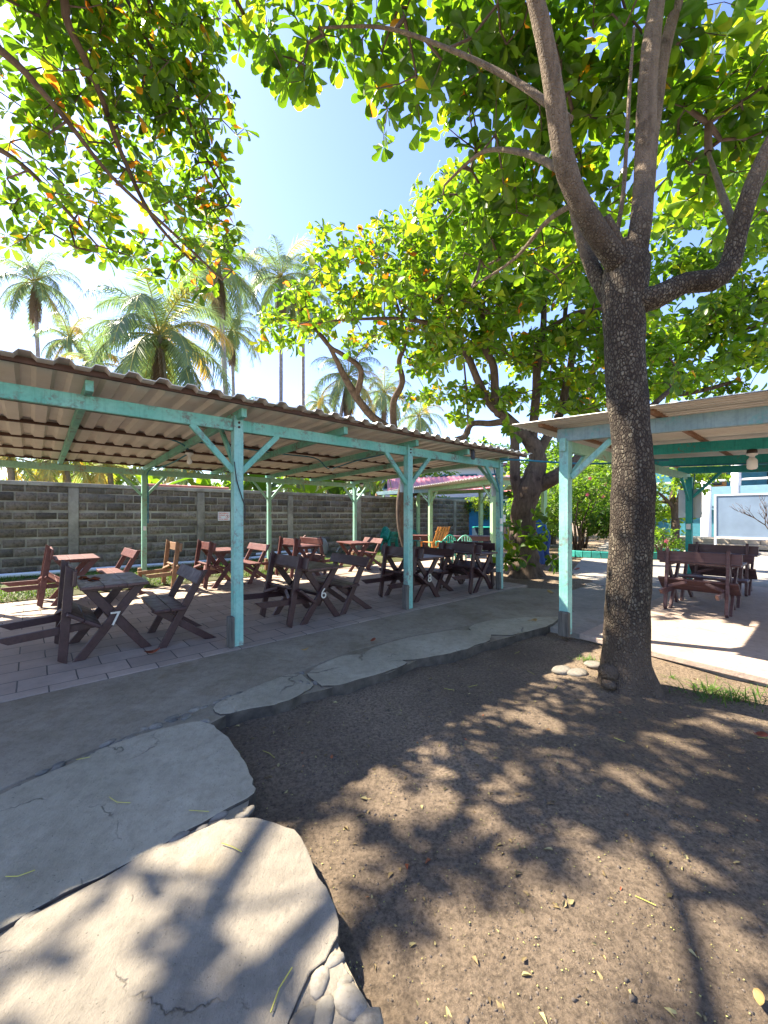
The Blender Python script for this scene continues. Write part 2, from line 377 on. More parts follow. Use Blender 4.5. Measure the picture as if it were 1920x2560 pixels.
def m_paver():
    t = NT('square_paver'); v = t.coord('Object')
    nn = t.n('ShaderNodeTexNoise', i_Scale=4.0, i_Detail=3.0); t.l(v, nn.inputs['Vector'])
    vv = t.mix(0.012, v, nn.outputs['Color'])
    br = t.n('ShaderNodeTexBrick', offset=0.5, i_Scale=1.0); br.inputs['Mortar Size'].default_value = 0.006
    br.inputs['Brick Width'].default_value = 0.40; br.inputs['Row Height'].default_value = 0.30; br.inputs['Mortar Smooth'].default_value = 0.3
    br.inputs['Color1'].default_value = (0.36, 0.28, 0.215, 1); br.inputs['Color2'].default_value = (0.46, 0.365, 0.285, 1); br.inputs['Mortar'].default_value = (0.055, 0.05, 0.045, 1)
    t.l(vv, br.inputs['Vector'])
    col = t.mix(t.ramp(t.noise(v, 1.4, 6, 0.65), [(0.35, 0.0), (0.7, 0.6)]), br.outputs['Color'], (0.17, 0.145, 0.12))
    col = t.mix(t.ramp(t.noise(v, 30, 5, 0.7), [(0.5, 0.0), (0.8, 0.35)]), col, (0.15, 0.13, 0.12))
    h = t.math('SUBTRACT', t.math('MULTIPLY', t.noise(v, 30, 5), 0.35), br.outputs['Fac'])
    t.bump(h, 0.6, 0.008)
    return t.set(col, 0.75, spec=0.3)
M['paver'] = m_paver()
GREENS = [(0.0, (0.024, 0.058, 0.010)), (0.35, (0.055, 0.115, 0.012)), (0.66, (0.105, 0.180, 0.018)), (0.84, (0.17, 0.22, 0.025)), (0.92, (0.32, 0.22, 0.02)), (1.0, (0.50, 0.10, 0.02))]
M['leaf'] = m_leaf('almond_leaf', GREENS, 0.6, 0.36, (2.8, 2.75, 0.75))
M['leafB'] = m_leaf('far_leaf', [(0.0, (0.022, 0.06, 0.010)), (0.4, (0.05, 0.115, 0.014)), (0.8, (0.12, 0.20, 0.022)), (1.0, (0.22, 0.25, 0.04))], 0.55, 0.45, (2.8, 2.7, 0.8))
M['frond'] = m_leaf('hazed_palm_frond', [(0.0, (0.10, 0.165, 0.10)), (0.6, (0.17, 0.24, 0.12)), (0.85, (0.26, 0.25, 0.07)), (1.0, (0.46, 0.30, 0.06))], 0.42, 0.35, (1.9, 1.9, 1.1))  # distance haze is put into the pale frond colours
M['deadfrond'] = m_leaf('dead_frond', [(0.0, (0.16, 0.11, 0.075)), (1.0, (0.30, 0.22, 0.16))], 0.2, 0.8, (1, 1, 1))
M['grass'] = m_leaf('grass_blade', [(0.0, (0.05, 0.13, 0.015)), (0.7, (0.12, 0.21, 0.025)), (1.0, (0.26, 0.24, 0.06))], 0.35, 0.5, (1.2, 1.3, 0.6))
M['barkA'] = m_bark('plated_bark', (0.135, 0.105, 0.077), (0.030, 0.023, 0.018), (0.27, 0.235, 0.17), (0.215, 0.163, 0.115), 4.1)
M['limbA'] = m_limb('smooth_limb_bark', (0.07, 0.047, 0.031), (0.175, 0.128, 0.085))
M['limbL'] = m_limb('dark_limb_bark', (0.06, 0.040, 0.030), (0.12, 0.085, 0.06))
M['barkB'] = m_limb('grey_brown_bark', (0.055, 0.040, 0.032), (0.15, 0.108, 0.08))
M['twig'] = m_flat('twig_bark', (0.095, 0.062, 0.045), 0.85, var=0.3)
M['palmbark'] = m_flat('palm_bark', (0.26, 0.23, 0.21), 0.9, var=0.3, scale=6)
M['stalk'] = m_flat('yellow_leaf_stalk', (0.40, 0.36, 0.07), 0.7)
M['litter'] = m_flat('pale_yellow_blossom', (0.42, 0.38, 0.12), 0.8, var=0.4, scale=20)
M['clod'] = m_flat('soil_crumbs', (0.095, 0.075, 0.058), 0.95, var=0.5, scale=15)
M['fallen'] = m_flat('fallen_red_leaf', (0.26, 0.06, 0.025), 0.6, var=0.5, scale=14)
M['fallenY'] = m_flat('fallen_tan_leaf', (0.38, 0.24, 0.08), 0.6, var=0.4, scale=14)

# ------------------------------------------------------------------ ground
FLAG_EDGE = [(1205, 1338), (1180, 1352), (1150, 1362), (1060, 1385), (985, 1408), (900, 1425), (840, 1452), (780, 1465), (700, 1488), (660, 1497), (600, 1518), (545, 1528), (490, 1542), (455, 1560),
             (490, 1600), (520, 1640), (543, 1700), (538, 1725), (530, 1760), (548, 1790), (600, 1797), (637, 1806), (665, 1865), (700, 1950), (720, 2010), (745, 2070), (780, 2140), (830, 2212)]
OLD = gp(1135, 1245)
def ground_z(x, y):
    z = -0.10 + 0.035 * mnoise.noise(Vector((x * 0.45, y * 0.45, 0))) + 0.024 * mnoise.noise(Vector((x * 1.7, y * 1.7, 3))) + 0.012 * mnoise.noise(Vector((x * 3.6, y * 3.6, 5))) + 0.008 * mnoise.noise(Vector((x * 6, y * 6, 7)))
    d = math.hypot(x - OLD.x, y - OLD.y); z += 0.13 * math.exp(-(d / 1.6) ** 2)
    d = math.hypot(x - 2.16, y - 3.55); z += 0.07 * math.exp(-(d / 0.55) ** 2)
    return z
xs = np.unique(np.concatenate([np.linspace(-600, -14, 14), np.arange(-14, -2, 0.4), np.arange(-2, 5, 0.055), np.arange(5, 16, 0.3), np.linspace(16, 600, 14)]))
ys = np.unique(np.concatenate([np.linspace(-200, -4, 6), np.arange(-4, 0.6, 0.3), np.arange(0.6, 6.5, 0.055), np.arange(6.5, 24, 0.25), np.linspace(24, 900, 16)]))
V = np.array([(x, y, ground_z(x, y) if abs(x) < 30 and -5 < y < 40 else -0.11) for y in ys for x in xs])
nx = len(xs); i = np.arange((len(ys) - 1) * nx).reshape(-1, nx)[:, :-1].ravel()
g = npmesh('ground', V, np.stack([i, i + 1, i + nx + 1, i + nx], 1), M['dirt']); tag(g, kind='structure')

def sheet(name, pts, z, thick, mat, bevel=0.0, sub=None, edge=None, kind='structure'):
    """a slab: outline pts (world xy), flat top at z, real thickness"""
    n = len(pts); mb = MB()
    top = [Vector((p[0], p[1], z)) for p in pts]; bot = [Vector((p[0], p[1], z - thick)) for p in pts]
    area = sum(pts[i][0] * pts[(i + 1) % n][1] - pts[(i + 1) % n][0] * pts[i][1] for i in range(n))
    if area < 0: top.reverse(); bot.reverse()
    mb.add(top + bot, [tuple(range(n)), tuple(range(2 * n - 1, n - 1, -1))] + [(j, n + j, n + (j + 1) % n, (j + 1) % n) for j in range(n)])
    o = mb.build(name, mat, None, bevel)
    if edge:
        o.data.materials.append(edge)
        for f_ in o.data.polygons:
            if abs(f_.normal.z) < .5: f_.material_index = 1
    return tag(o, kind=kind)
def smoothpoly(pts, it=2, jit=0.0):
    pts = [Vector((p[0], p[1], 0)) for p in pts]
    for _ in range(it):
        q = []
        for i, p in enumerate(pts):
            r = pts[(i + 1) % len(pts)]; q += [p * 0.75 + r * 0.25, p * 0.25 + r * 0.75]
        pts = q
    return [(p.x + random.uniform(-jit, jit), p.y + random.uniform(-jit, jit)) for p in pts]

# patio of square pavers under the left pavilion (local axes follow the pavilion)
pat = MB(); pat.box((-0.2, 2.28, -0.06), (12.6, 4.86, 0.12))
p = pat.build('patio', M['paver'], None, 0.012); p.location = A0; p.rotation_euler = (0, 0, ANG); tag(p, kind='structure')
lawn = MB(); 
for k in range(24):
    u0, u1 = -12 + k, -11 + k
    lawn.add([(u0, 4.70, -0.12), (u1, 4.70, -0.12), (u1, 4.72, 0.015), (u0, 4.72, 0.015), (u1, 5.1, 0.09), (u0, 5.1, 0.09), (u1, 8.2, 0.12), (u0, 8.2, 0.12)], [(0, 1, 2, 3), (3, 2, 4, 5), (5, 4, 6, 7)])
lw = lawn.build('lawn', m_slab('lawn_soil', (0.06, 0.07, 0.025), (0.11, 0.10, 0.05), False)); lw.location = A0; lw.rotation_euler = (0, 0, ANG); tag(lw, kind='structure')

edge = [gp(a, b) for a, b in FLAG_EDGE]
cut = S(5.9, -0.15)
strip = [S(-8, -0.152), S(5.75, -0.152), S(5.9, -0.9)] + [Vector(q) for q in edge[0:1]]
inner = [gp(1205, 1328), gp(1100, 1335), gp(1000, 1352), gp(880, 1375), gp(760, 1405), gp(650, 1450), gp(540, 1490), gp(430, 1530), gp(270, 1592), gp(170, 1632), gp(0, 1705), gp(-300, 1850)]
base = [(q.x, q.y) for q in [S(-8, -0.16), S(5.7, -0.16), S(6.2, -0.95)] + edge] + [(-0.05, 0.5), (-4, -1.0), (-9, -1.5)]
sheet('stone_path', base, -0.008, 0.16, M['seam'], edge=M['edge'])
sp = [(q.x, q.y) for q in [S(-8, -0.165), S(5.65, -0.165), S(6.1, -0.9)] + inner]
sheet('concrete_strip', sp, -0.001, 0.03, M['strip'], 0.006)
FLAGS = [
 [(1095, 1338), (1200, 1332), (1204, 1338), (1180, 1351), (1148, 1361), (1082, 1374), (1012, 1360), (1040, 1346)],
 [(775, 1410), (900, 1376), (1000, 1360), (1072, 1378), (985, 1406), (905, 1423), (840, 1424)],
 [(668, 1450), (765, 1412), (880, 1428), (838, 1450), (780, 1463), (708, 1484), (685, 1468)],
 [(478, 1517), (560, 1485), (640, 1455), (670, 1480), (655, 1495), (600, 1516), (545, 1526), (492, 1540), (468, 1535)],
 [(-260, 1870), (0, 1722), (170, 1648), (285, 1598), (370, 1572), (450, 1565), (488, 1602), (518, 1642), (541, 1700), (536, 1722), (470, 1752), (380, 1803), (200, 1893), (0, 2000), (-260, 2150)],
 [(-260, 2250), (0, 2040), (150, 1950), (330, 1850), (450, 1798), (535, 1775), (600, 1796), (634, 1808), (662, 1866), (697, 1951), (714, 2010), (700, 2060), (640, 2110), (600, 2230), (560, 2420), (-200, 2700)],
]
def grow_poly(poly, m):
    cx = sum(p[0] for p in poly) / len(poly); cy = sum(p[1] for p in poly) / len(poly); o = []
    for x, y in poly:
        L = math.hypot(x - cx, y - cy) + 1e-6; o.append((cx + (x - cx) * (1 + m / L), cy + (y - cy) * (1 + m / L)))
    return o
def rough_outline(pts, seed):
    o = []
    for i in range(len(pts)):
        a_ = Vector((*pts[i], 0)); b_ = Vector((*pts[(i + 1) % len(pts)], 0)); n = max(1, int((b_ - a_).length / .045))
        for k in range(n):
            p = a_.lerp(b_, k / n); d = Vector((mnoise.noise(p * 5 + Vector((seed, 0, 0))), mnoise.noise(p * 5 + Vector((0, seed, 9))), 0)) * .022 + Vector((mnoise.noise(p * 22), mnoise.noise(p * 22 + Vector((5, 5, 5))), 0)) * .008
            o.append((p.x + d.x, p.y + d.y))
    return o
fl = []
for k, poly in enumerate(FLAGS):
    pts = [gp(a, b) for a, b in poly]
    q = rough_outline(smoothpoly(grow_poly([(p_.x, p_.y) for p_ in pts], 0.045 if k < 4 else 0.03), 1, 0.0), k)
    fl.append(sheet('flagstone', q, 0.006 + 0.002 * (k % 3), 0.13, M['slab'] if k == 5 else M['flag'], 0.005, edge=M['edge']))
corner = smoothpoly([gp(a, b) for a, b in [(650, 2112), (705, 2066), (722, 2030), (745, 2085), (785, 2150), (835, 2220), (900, 2420), (580, 2420), (612, 2235)]], 1, 0.003)
sheet('pebble_mortar', corner, -0.001, 0.12, M['slab'], 0.01)
# pebbles bedded in the mortar seams
def pebble(mb, c, r, flat=0.5, stretch=1.4, rz=0.0):
    n, m = 10, 6; vs = []; fs = []; ph = random.random() * 9
    for j in range(1, m):
        th = math.pi * j / m
        for k in range(n):
            t = 2 * math.pi * k / n; rr = r * (1 + 0.10 * math.sin(2 * t + ph) + 0.06 * math.sin(3 * t + 2 * ph))
            x, y, z = rr * stretch * math.sin(th) * math.cos(t), rr * math.sin(th) * math.sin(t), r * flat * math.cos(th)
            vs.append(Vector(c) + Vector((x * math.cos(rz) - y * math.sin(rz), x * math.sin(rz) + y * math.cos(rz), z)))
    a = len(vs); vs += [Vector(c) + Vector((0, 0, r * flat)), Vector(c) - Vector((0, 0, r * flat))]
    for j in range(m - 2):
        for k in range(n): fs.append((j * n + k, (j + 1) * n + k, (j + 1) * n + (k + 1) % n, j * n + (k + 1) % n))
    for k in range(n):
        fs.append((a, k, (k + 1) % n)); fs.append((a + 1, (m - 2) * n + (k + 1) % n, (m - 2) * n + k))
    mb.add(vs, fs)
pb = MB()
for line in ([(640, 1452), (655, 1470), (690, 1485)], [(560, 1488), (470, 1518), (400, 1545), (280, 1592), (170, 1638), (0, 1714)], [(520, 1745), (360, 1838), (200, 1935), (0, 2035)], [(450, 1560), (380, 1560)]):
    for (x0, y0), (x1, y1) in zip(line, line[1:]):
        n = max(2, int((gp(x1, y1) - gp(x0, y0)).length / 0.085))
        for k in range(n):
            for w_ in range(2 if y0 < 1750 else 1):
                if random.random() < 0.2: continue
                t = (k + random.uniform(-.3, .3)) / n; c = gp(x0 + (x1 - x0) * t, y0 + (y1 - y0) * t)
                dr = (gp(x1, y1) - gp(x0, y0)).normalized()
                c += Vector((-dr.y, dr.x, 0)) * random.uniform(-.05, .05); c.z = -0.008
                pebble(pb, c, random.uniform(.018, .034), 0.6, random.uniform(1.2, 1.9), math.atan2(dr.y, dr.x) + random.uniform(-.4, .4))
for a, b, r in [(722, 2072, .026), (690, 2120, .034), (757, 2165, .045), (700, 2190, .036), (655, 2205, .036), (790, 2235, .05), (745, 2120, .02)]:
    c = gp(a, b); c.z = -0.003; pebble(pb, c, r, 0.42, 1.35, random.random() * 3)
o = pb.build('path_pebbles', M['rock'], None, 0, True); tag(o, kind='structure')

# plaza / path to the right
plz = [S(4.3, -1.05), S(5.6, -1.0), S(7.1, -0.95), S(9, 0.2), S(12.3, 1.3), S(22, 4), S(60, 12), S(60, -60), S(14, -40), S(3.0, -16), S(3.28, -4.1), S(3.42, -2.25), S(3.5, -1.4)]
sheet('path', [(q.x, q.y) for q in plz], -0.028, 0.10, M['plaza'])
rf = [S(3.36, -2.35), S(3.24, -4.1), S(3.05, -9), S(9.6, -9), S(9.6, -2.35)]
sheet('pavilion_floor', [(q.x, q.y) for q in rf], -0.012, 0.06, M['pinkslab'], 0.006)
fl2 = [S(6.3, 6.0), S(6.5, 1.8), S(12, 2.2), S(14, 12), S(7, 12)]
sheet('back_path', [(q.x, q.y) for q in fl2], 0.0, 0.2, M['pinkslab'], 0.01)

# ------------------------------------------------------------------ left pavilion
def corr(mb, L, W, pitch, amp, along, f):
    """corrugated sheet: ribs run along local y, profile along local x; f maps (x,y,h) to a point; two-sided thickness"""
    n = int(L / pitch); pr = []
    for k in range(n + 1):
        x = k * pitch
        for t, h in ((0.0, 0), (0.42, 0), (0.55, 1), (0.85, 1)):
            if x + t * pitch <= L + 1e-6: pr.append((x + t * pitch, h * amp))
    for dz, flip in ((0.0, False), (-0.006, True)):
        vs = []; fs = []
        for x, h in pr: vs += [f(x, 0, h + dz), f(x, W / 2, h + dz), f(x, W, h + dz)]
        for k in range(len(pr) - 1):
            for j in (0, 1):
                q = (k * 3 + j, k * 3 + 3 + j, k * 3 + 4 + j, k * 3 + 1 + j); fs.append(q[::-1] if flip else q)
        mb.add(vs, fs)
    # close the two rib ends
    vs = []; fs = []
    for e, y in enumerate((0, W)):
        o = len(vs)
        for x, h in pr: vs += [f(x, y, h), f(x, y, h - 0.006)]
        for k in range(len(pr) - 1): fs.append((o + 2 * k, o + 2 * k + 1, o + 2 * k + 3, o + 2 * k + 2))
    mb.add(vs, fs)

shed = thing('pavilion', 'long open pavilion with turquoise posts and corrugated roof over the numbered tables', 'pavilion', A0, ANG)
PU = [-5.4, -2.72, 0.0, 2.71, 5.28]; PB = [-5.4, -2.72, 0.0, 2.73, 5.42]
VB = 4.95
def rz_(v): return -0.027 * v           # roof falls a little towards the wall
for k, u in enumerate(PU):
    MB().beam((u, 0, 0.0), (u, 0, 2.60 - 0.03), 0.105, 0.105, (0, 1, 0)).build('post', M['aqua'], shed, 0.006)
    if k >= 1:
        o = MB().box((u - 0.085, -0.03, 0.17 + 0.02 * (k % 2)), (0.062, 0.10, 0.34 + 0.04 * (k % 2))).build('post_stub', M['stub'], shed, 0.012)
    for zz in (2.49, 2.44): MB().tube([(u + 0.0, -0.05, zz), (u, -0.064, zz)], 0.013, 8).build('bolt', M['rust'], shed)
for k, u in enumerate(PB):
    MB().beam((u, VB, 0.0), (u, VB, 2.29), 0.088, 0.088, (0, 1, 0)).build('post', M['mint'], shed, 0.006)
    MB().box((u - 0.08, VB, 0.24), (0.06, 0.09, 0.30)).build('post_stub', M['tan'], shed, 0.008)
for a, b in zip(PU, PU[1:]):
    MB().beam((a + 0.056, -0.0, 2.465), (b - 0.056, 0.0, 2.465), 0.055, 0.13).build('front_beam', M['teal'], shed, 0.005)
for a, b in zip(PB, PB[1:]):
    MB().beam((a - 0.0 + (0.003), VB, 2.345), (b - 0.003, VB, 2.345), 0.055, 0.115).build('back_beam', M['mint'], shed, 0.005)
raf = [-5.4, -4.06, -2.72, -1.36, 0.0, 1.36, 2.71, 4.0, 5.28]
for u in raf:
    du = 0.05 if u > 0 else 0.05
    MB().beam((u + du * 0, -0.20, 2.575), (u + du * 0 + (0.12 if u > 5 else 0.02), VB + 0.16, 2.575 + rz_(VB) - 0.02), 0.06, 0.095).build('rafter', M['teal'] if u < 5 else M['mint'], shed, 0.004)
for v in (-0.30, 0.95, 1.95, 2.95, 3.95, 4.95):
    z = 2.575 + 0.0475 + 0.0225 + rz_(v) - 0.004 * v
    MB().beam((-5.6, v, z), (5.78, v, z), 0.05 if v > 0 else 0.04, 0.045 if v > 0 else 0.05).build('purlin', M['purlin'], shed, 0.003)
rb = MB()
corr(rb, 11.5, 5.53, 0.235, 0.038, 0, lambda x, y, h: Vector((-5.7 + x, -0.43 + y, 2.6525 + h - 0.031 * (y - 0.43) + 0.006 * math.sin((-5.7 + x) * 1.3) + 0.004 * math.sin(x * 3.1 + 1))))
rb.build('roof_sheet', M['zinc'], shed)
def braces(u, v, ztop, sides, mat, w_=0.05, dx=0.44, dz=0.46):
    for s in sides:
        MB().beam((u + s * 0.045, v, ztop - dz), (u + s * (dx + 0.045), v, ztop + 0.0), w_ * 0.7, w_, (0, 0, 1)).build('brace', mat, shed, 0.003)
for u in PU: braces(u, -0.005, 2.41, (-1, 1) if u < 5 else (-1,), M['teal'], 0.062)
for u in PU: MB().beam((u, 0.06, 2.0), (u, 0.5, 2.50), 0.04, 0.055).build('brace', M['teal'], shed, 0.003)
for u in PB: braces(u, VB, 2.295, (-1, 1), M['mint'], 0.05, 0.36, 0.42)

def world(o_root, p): return o_root + U * p[0] + Vd * p[1] + Vector((0, 0, p[2]))
def sw(p): return world(A0, p)
# wiring, bulbs and fixtures (things hung on the pavilion)
def cable(name, label, pts, r, mat, group=None):
    P = [Vector(p) for p in pts]; out = []
    for i in range(len(P) - 1):
        a = P[max(0, i - 1)]; b = P[i]; c = P[i + 1]; d = P[min(len(P) - 1, i + 2)]
        for k in range(6):
            t = k / 6; out.append(0.5 * ((2 * b) + (c - a) * t + (2 * a - 5 * b + 4 * c - d) * t * t + (3 * b - a - 3 * c + d) * t ** 3))
    out.append(P[-1]); c0 = out[0].copy()
    o = MB().tube([q - c0 for q in out], r, 6).build(name, mat, None, 0, True); o.location = c0
    return tag(o, label, 'cable', group)
cable('cable', 'blue cable running along the rafters under the long corrugated roof to the bare bulb', [sw((-5, 2.0, 2.60)), sw((-3.2, 1.97, 2.58)), sw((-1.4, 2.02, 2.60)), sw((-0.3, 2.0, 2.585)), sw((0.04, 2.0, 2.45)), sw((0.10, 2.6, 2.40)), sw((0.08, 3.6, 2.36)), sw((0.05, 4.8, 2.36)), sw((0.06, 4.89, 2.0)), sw((0.06, 4.89, 1.3))], 0.012, M['cable'])
cable('cable', 'blue cable sagging from the bulb rafter to the empty socket of the long pavilion', [sw((0.05, 1.9, 2.56)), sw((0.6, 1.98, 2.57)), sw((1.5, 2.05, 2.55)), sw((2.3, 2.1, 2.55)), sw((2.62, 2.18, 2.40)), sw((2.75, 2.1, 2.40)), sw((2.76, 1.4, 2.47)), sw((2.76, 0.6, 2.50))], 0.012, M['cable'])
cable('cable', 'blue overhead cable strung between the two pavilions in front of the old tree', [sw((5.1, -0.12, 2.56)), sw((5.4, -0.5, 2.52)), sw((6.0, -1.4, 2.42)), sw((6.7, -2.5, 2.44))], 0.017, M['cable'])
cable('cable', 'blue cable clipped down the far front post beside the switch boxes', [sw((5.22, 0.1, 2.45)), sw((5.16, 0.0, 2.2)), sw((5.17, -0.07, 1.95)), sw((5.2, -0.068, 1.6)), sw((5.23, -0.066, 1.38))], 0.012, M['cable'])
cable('cable', 'thin black wire dangling down the near turquoise post', [sw((-0.055, -0.062, 2.05)), sw((-0.03, -0.065, 1.85)), sw((0.03, -0.066, 1.65)), sw((0.06, -0.07, 1.55)), sw((0.06, -0.068, 1.40))], 0.006, M['blackcable'])
def socket(loc, label, bulb=True, led=False):
    t = thing('bulb_lamp' if bulb else 'lamp_socket', label, 'lamp', loc)
    MB().lathe([(0.0, 0.05), (0.05, 0.05), (0.055, 0.02), (0.052, 0.0), (0.0, 0.0)], 16).build('base', M['brownceramic'], t, 0, True)
    MB().lathe([(0.0, 0.0), (0.058, 0.0), (0.055, -0.022), (0.03, -0.03), (0.026, -0.055), (0.0, -0.055)], 16).build('holder', M['white'], t, 0, True)
    if bulb and not led:
        MB().lathe([(0.0, -0.055), (0.018, -0.056), (0.022, -0.08), (0.036, -0.115), (0.038, -0.14), (0.028, -0.168), (0.0, -0.178)], 16).build('bulb', M['bulb'], t, 0, True)
    if led:
        MB().lathe([(0.0, -0.055), (0.03, -0.056), (0.05, -0.08), (0.055, -0.10), (0.055, -0.175), (0.045, -0.20), (0.0, -0.21)], 18).build('bulb', M['bulb'], t, 0, True)
    return t
socket(sw((0.06, 2.03, 2.405)), 'bare bulb in a white holder hanging from the near rafter of the long pavilion')
socket(sw((2.74, 2.18, 2.395)), 'empty white lamp holder without bulb under the middle rafter', False)
socket(sw((5.2, 4.35, 2.33)), 'white lamp holder under the far rafter near the block wall', False)
t = thing('floodlight', 'small dark navy floodlight clamped under the pavilion eave', 'floodlight', sw((4.18, -0.12, 2.60)), ANG + 0.5)
MB().box((0, -0.03, -0.05), (0.14, 0.06, 0.17)).build('housing', M['navy'], t, 0.01)
MB().box((0, -0.064, -0.05), (0.11, 0.006, 0.13)).build('glass', M['darkglass'], t, 0.002)
MB().beam((0, 0.0, 0.03), (0, 0.06, 0.06), 0.03, 0.012).build('bracket', M['navy'], t)
def panel(name, label, cat, loc, size, mat, rz=ANG, group=None, extra=None):
    o = MB().box((0, 0, 0), size).build(name, mat, None, 0.004); o.location = loc; o.rotation_euler = (0, 0, rz); return tag(o, label, cat, group)
panel('notice_board', 'blank white notice panel behind the middle front post', 'panel', sw((2.78, 0.10, 1.96)), (0.30, 0.02, 0.27), M['board'])
panel('notice_board', 'blank white notice panel behind the far front post', 'panel', sw((5.33, 0.10, 1.98)), (0.34, 0.02, 0.26), M['board'])
panel('switch_box', 'upper small white switch box on the far front post', 'switch box', sw((5.235, -0.068, 1.35)), (0.055, 0.03, 0.11), M['white'])
panel('switch_box', 'lower small white switch box on the far front post', 'switch box', sw((5.235, -0.068, 1.20)), (0.055, 0.03, 0.11), M['white'])
panel('meter_box', 'grey transparent meter box on the right side of the far front post', 'meter box', sw((5.375, -0.02, 1.40)), (0.08, 0.07, 0.15), M['board'])
panel('switch_box', 'tiny white socket box on the thin mint post beside the lawn', 'switch box', sw((0.0, 4.89, 1.20)), (0.05, 0.03, 0.09), M['white'])

# ------------------------------------------------------------------ tables and benches
def text_mesh(name, s, size, mat, parent, loc, rot, ext=0.003, align='CENTER'):
    cu = bpy.data.curves.new(name, 'FONT'); cu.body = s; cu.size = size; cu.extrude = ext; cu.align_x = align; cu.align_y = 'CENTER'
    o = bpy.data.objects.new(name + '_tmp', cu); C.objects.link(o)
    dg = bpy.context.evaluated_depsgraph_get(); me = bpy.data.meshes.new_from_object(o.evaluated_get(dg))
    bpy.data.objects.remove(o); me.name = name; me.materials.clear(); me.materials.append(mat)
    m = bpy.data.objects.new(name, me); C.objects.link(m); m.parent = parent; m.location = loc; m.rotation_euler = rot
    return m
def make_table(mat, top, L=1.0, W=0.60, H=0.745, planks=True):
    t = thing('trestle_table', None, 'table')
    mb = MB()
    for k in (-1, 0, 1): mb.box((k * W / 3, 0, H - 0.016), (W / 3 - 0.0015, L, 0.032))
    mb.build('tabletop', top, t, 0.006)
    for s in (-1, 1):
        y = s * (L / 2 - 0.13)
        MB().flatleg((-0.30, y - 0.02, 0), (0.235, y - 0.02, H - 0.034), 0.085, 0.036, (0, 1, 0)).build('leg', mat, t, 0.004)
        MB().flatleg((0.30, y + 0.02, 0), (-0.235, y + 0.02, H - 0.034), 0.085, 0.036, (0, 1, 0)).build('leg', mat, t, 0.004)
        MB().box((0, y, H - 0.05), (W - 0.08, 0.05, 0.034)).build('cleat', mat, t, 0.003)
    MB().box((0, 0, 0.355), (0.07, L - 0.34, 0.04)).build('stretcher', mat, t, 0.004)
    return t
FOOT = 0.18
def make_bench(mat, L=0.98):
    t = thing('bench', None, 'bench')
    sb = MB()
    sb.box((0.035, 0, 0.425), (0.155, L, 0.035)); sb.box((0.195, 0, 0.425), (0.155, L, 0.035)); sb.build('seat', mat, t, 0.008)
    d = Vector((-0.43, 0, 0.82)).normalized(); n_ = Vector((d.z, 0, -d.x))
    p = Vector((FOOT, 0, 0)) + d * 0.83
    MB().beam(p + n_ * 0.034 + Vector((0, -L / 2 - 0.03, 0)), p + n_ * 0.034 + Vector((0, L / 2 + 0.03, 0)), 0.03, 0.155, tuple(d)).build('backrest', mat, t, 0.008)
    for s in (-1, 1):
        y = s * (L / 2 - 0.12)
        MB().flatleg((FOOT, y, 0), (-0.25, y, 0.82), 0.078, 0.042, (0, 1, 0)).build('post', mat, t, 0.005)
        MB().flatleg((-0.34, y - s * 0.044, 0), (0.22, y - s * 0.044, 0.405), 0.075, 0.038, (0, 1, 0)).build('leg', mat, t, 0.005)
        MB().beam((-0.02, y - s * 0.03, 0.29), (0.0, y - s * 0.26, 0.40), 0.035, 0.05).build('brace', mat, t, 0.003)
    return t
MATS = {}
def proto_table(key, mat, top):
    if key not in MATS: MATS[key] = (make_table(mat, top), make_bench(mat), [0, 0])
    return MATS[key]
def place(kind, key, u, v, rz=0.0, label='', tilt=0.0, flip=False, z=0.0, group=None):
    pt = MATS[key]; idx = 0 if kind == 'table' else 1
    o = pt[idx] if pt[2][idx] == 0 else copy_tree(pt[idx]); pt[2][idx] += 1
    a = ANG + R(rz) + (math.pi if flip else 0)
    Rm = Matrix.Rotation(a, 3, 'Z') @ Matrix.Rotation(tilt, 3, 'Y')
    loc = S(u, v, z)
    if kind == 'bench' and tilt:      # (u,v) is the front foot; the bench is tipped forward about it
        loc = loc - Rm @ Vector((FOOT + 0.03, 0, 0)); loc.z += 0.0
    o.location = loc; o.rotation_euler = (0, tilt, a)
    tag(o, label, None, group)
    return o
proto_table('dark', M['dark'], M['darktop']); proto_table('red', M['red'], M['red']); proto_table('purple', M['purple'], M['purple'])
TG = 'cross-legged tables on the paved terrace'; BG = 'benches drawn up to the cross-legged tables'
TIP = R(27.7)
def tipbench(key, u, v, a, label, flip=False, rz=0.0, z=0.0, up=0.0, group=BG):
    off = 0.30 + 0.055 + 0.72 * math.tan(R(a)) + up
    return place('bench', key, u + (off if flip else -off), v, rz, label, TIP + R(a), flip, z, group)
def number(t, s, L=1.0):
    text_mesh('number_mark', s, 0.20, M['cream'], t, (0.0, -(L / 2 - 0.13) - 0.064, 0.375), (R(90), 0, 0), 0.002)
    return t
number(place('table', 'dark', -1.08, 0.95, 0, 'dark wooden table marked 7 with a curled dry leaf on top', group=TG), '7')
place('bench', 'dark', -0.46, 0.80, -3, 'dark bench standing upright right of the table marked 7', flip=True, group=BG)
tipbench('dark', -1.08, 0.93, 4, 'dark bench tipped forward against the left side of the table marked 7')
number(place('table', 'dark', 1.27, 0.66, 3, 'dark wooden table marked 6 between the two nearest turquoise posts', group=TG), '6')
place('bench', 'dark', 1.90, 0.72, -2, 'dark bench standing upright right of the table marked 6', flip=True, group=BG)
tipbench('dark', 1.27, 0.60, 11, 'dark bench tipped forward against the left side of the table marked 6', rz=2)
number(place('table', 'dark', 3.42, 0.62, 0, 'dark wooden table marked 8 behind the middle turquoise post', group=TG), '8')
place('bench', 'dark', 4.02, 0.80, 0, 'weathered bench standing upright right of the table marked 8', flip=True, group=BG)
tipbench('dark', 3.42, 0.55, 9, 'dark bench tipped forward against the left side of the table marked 8')
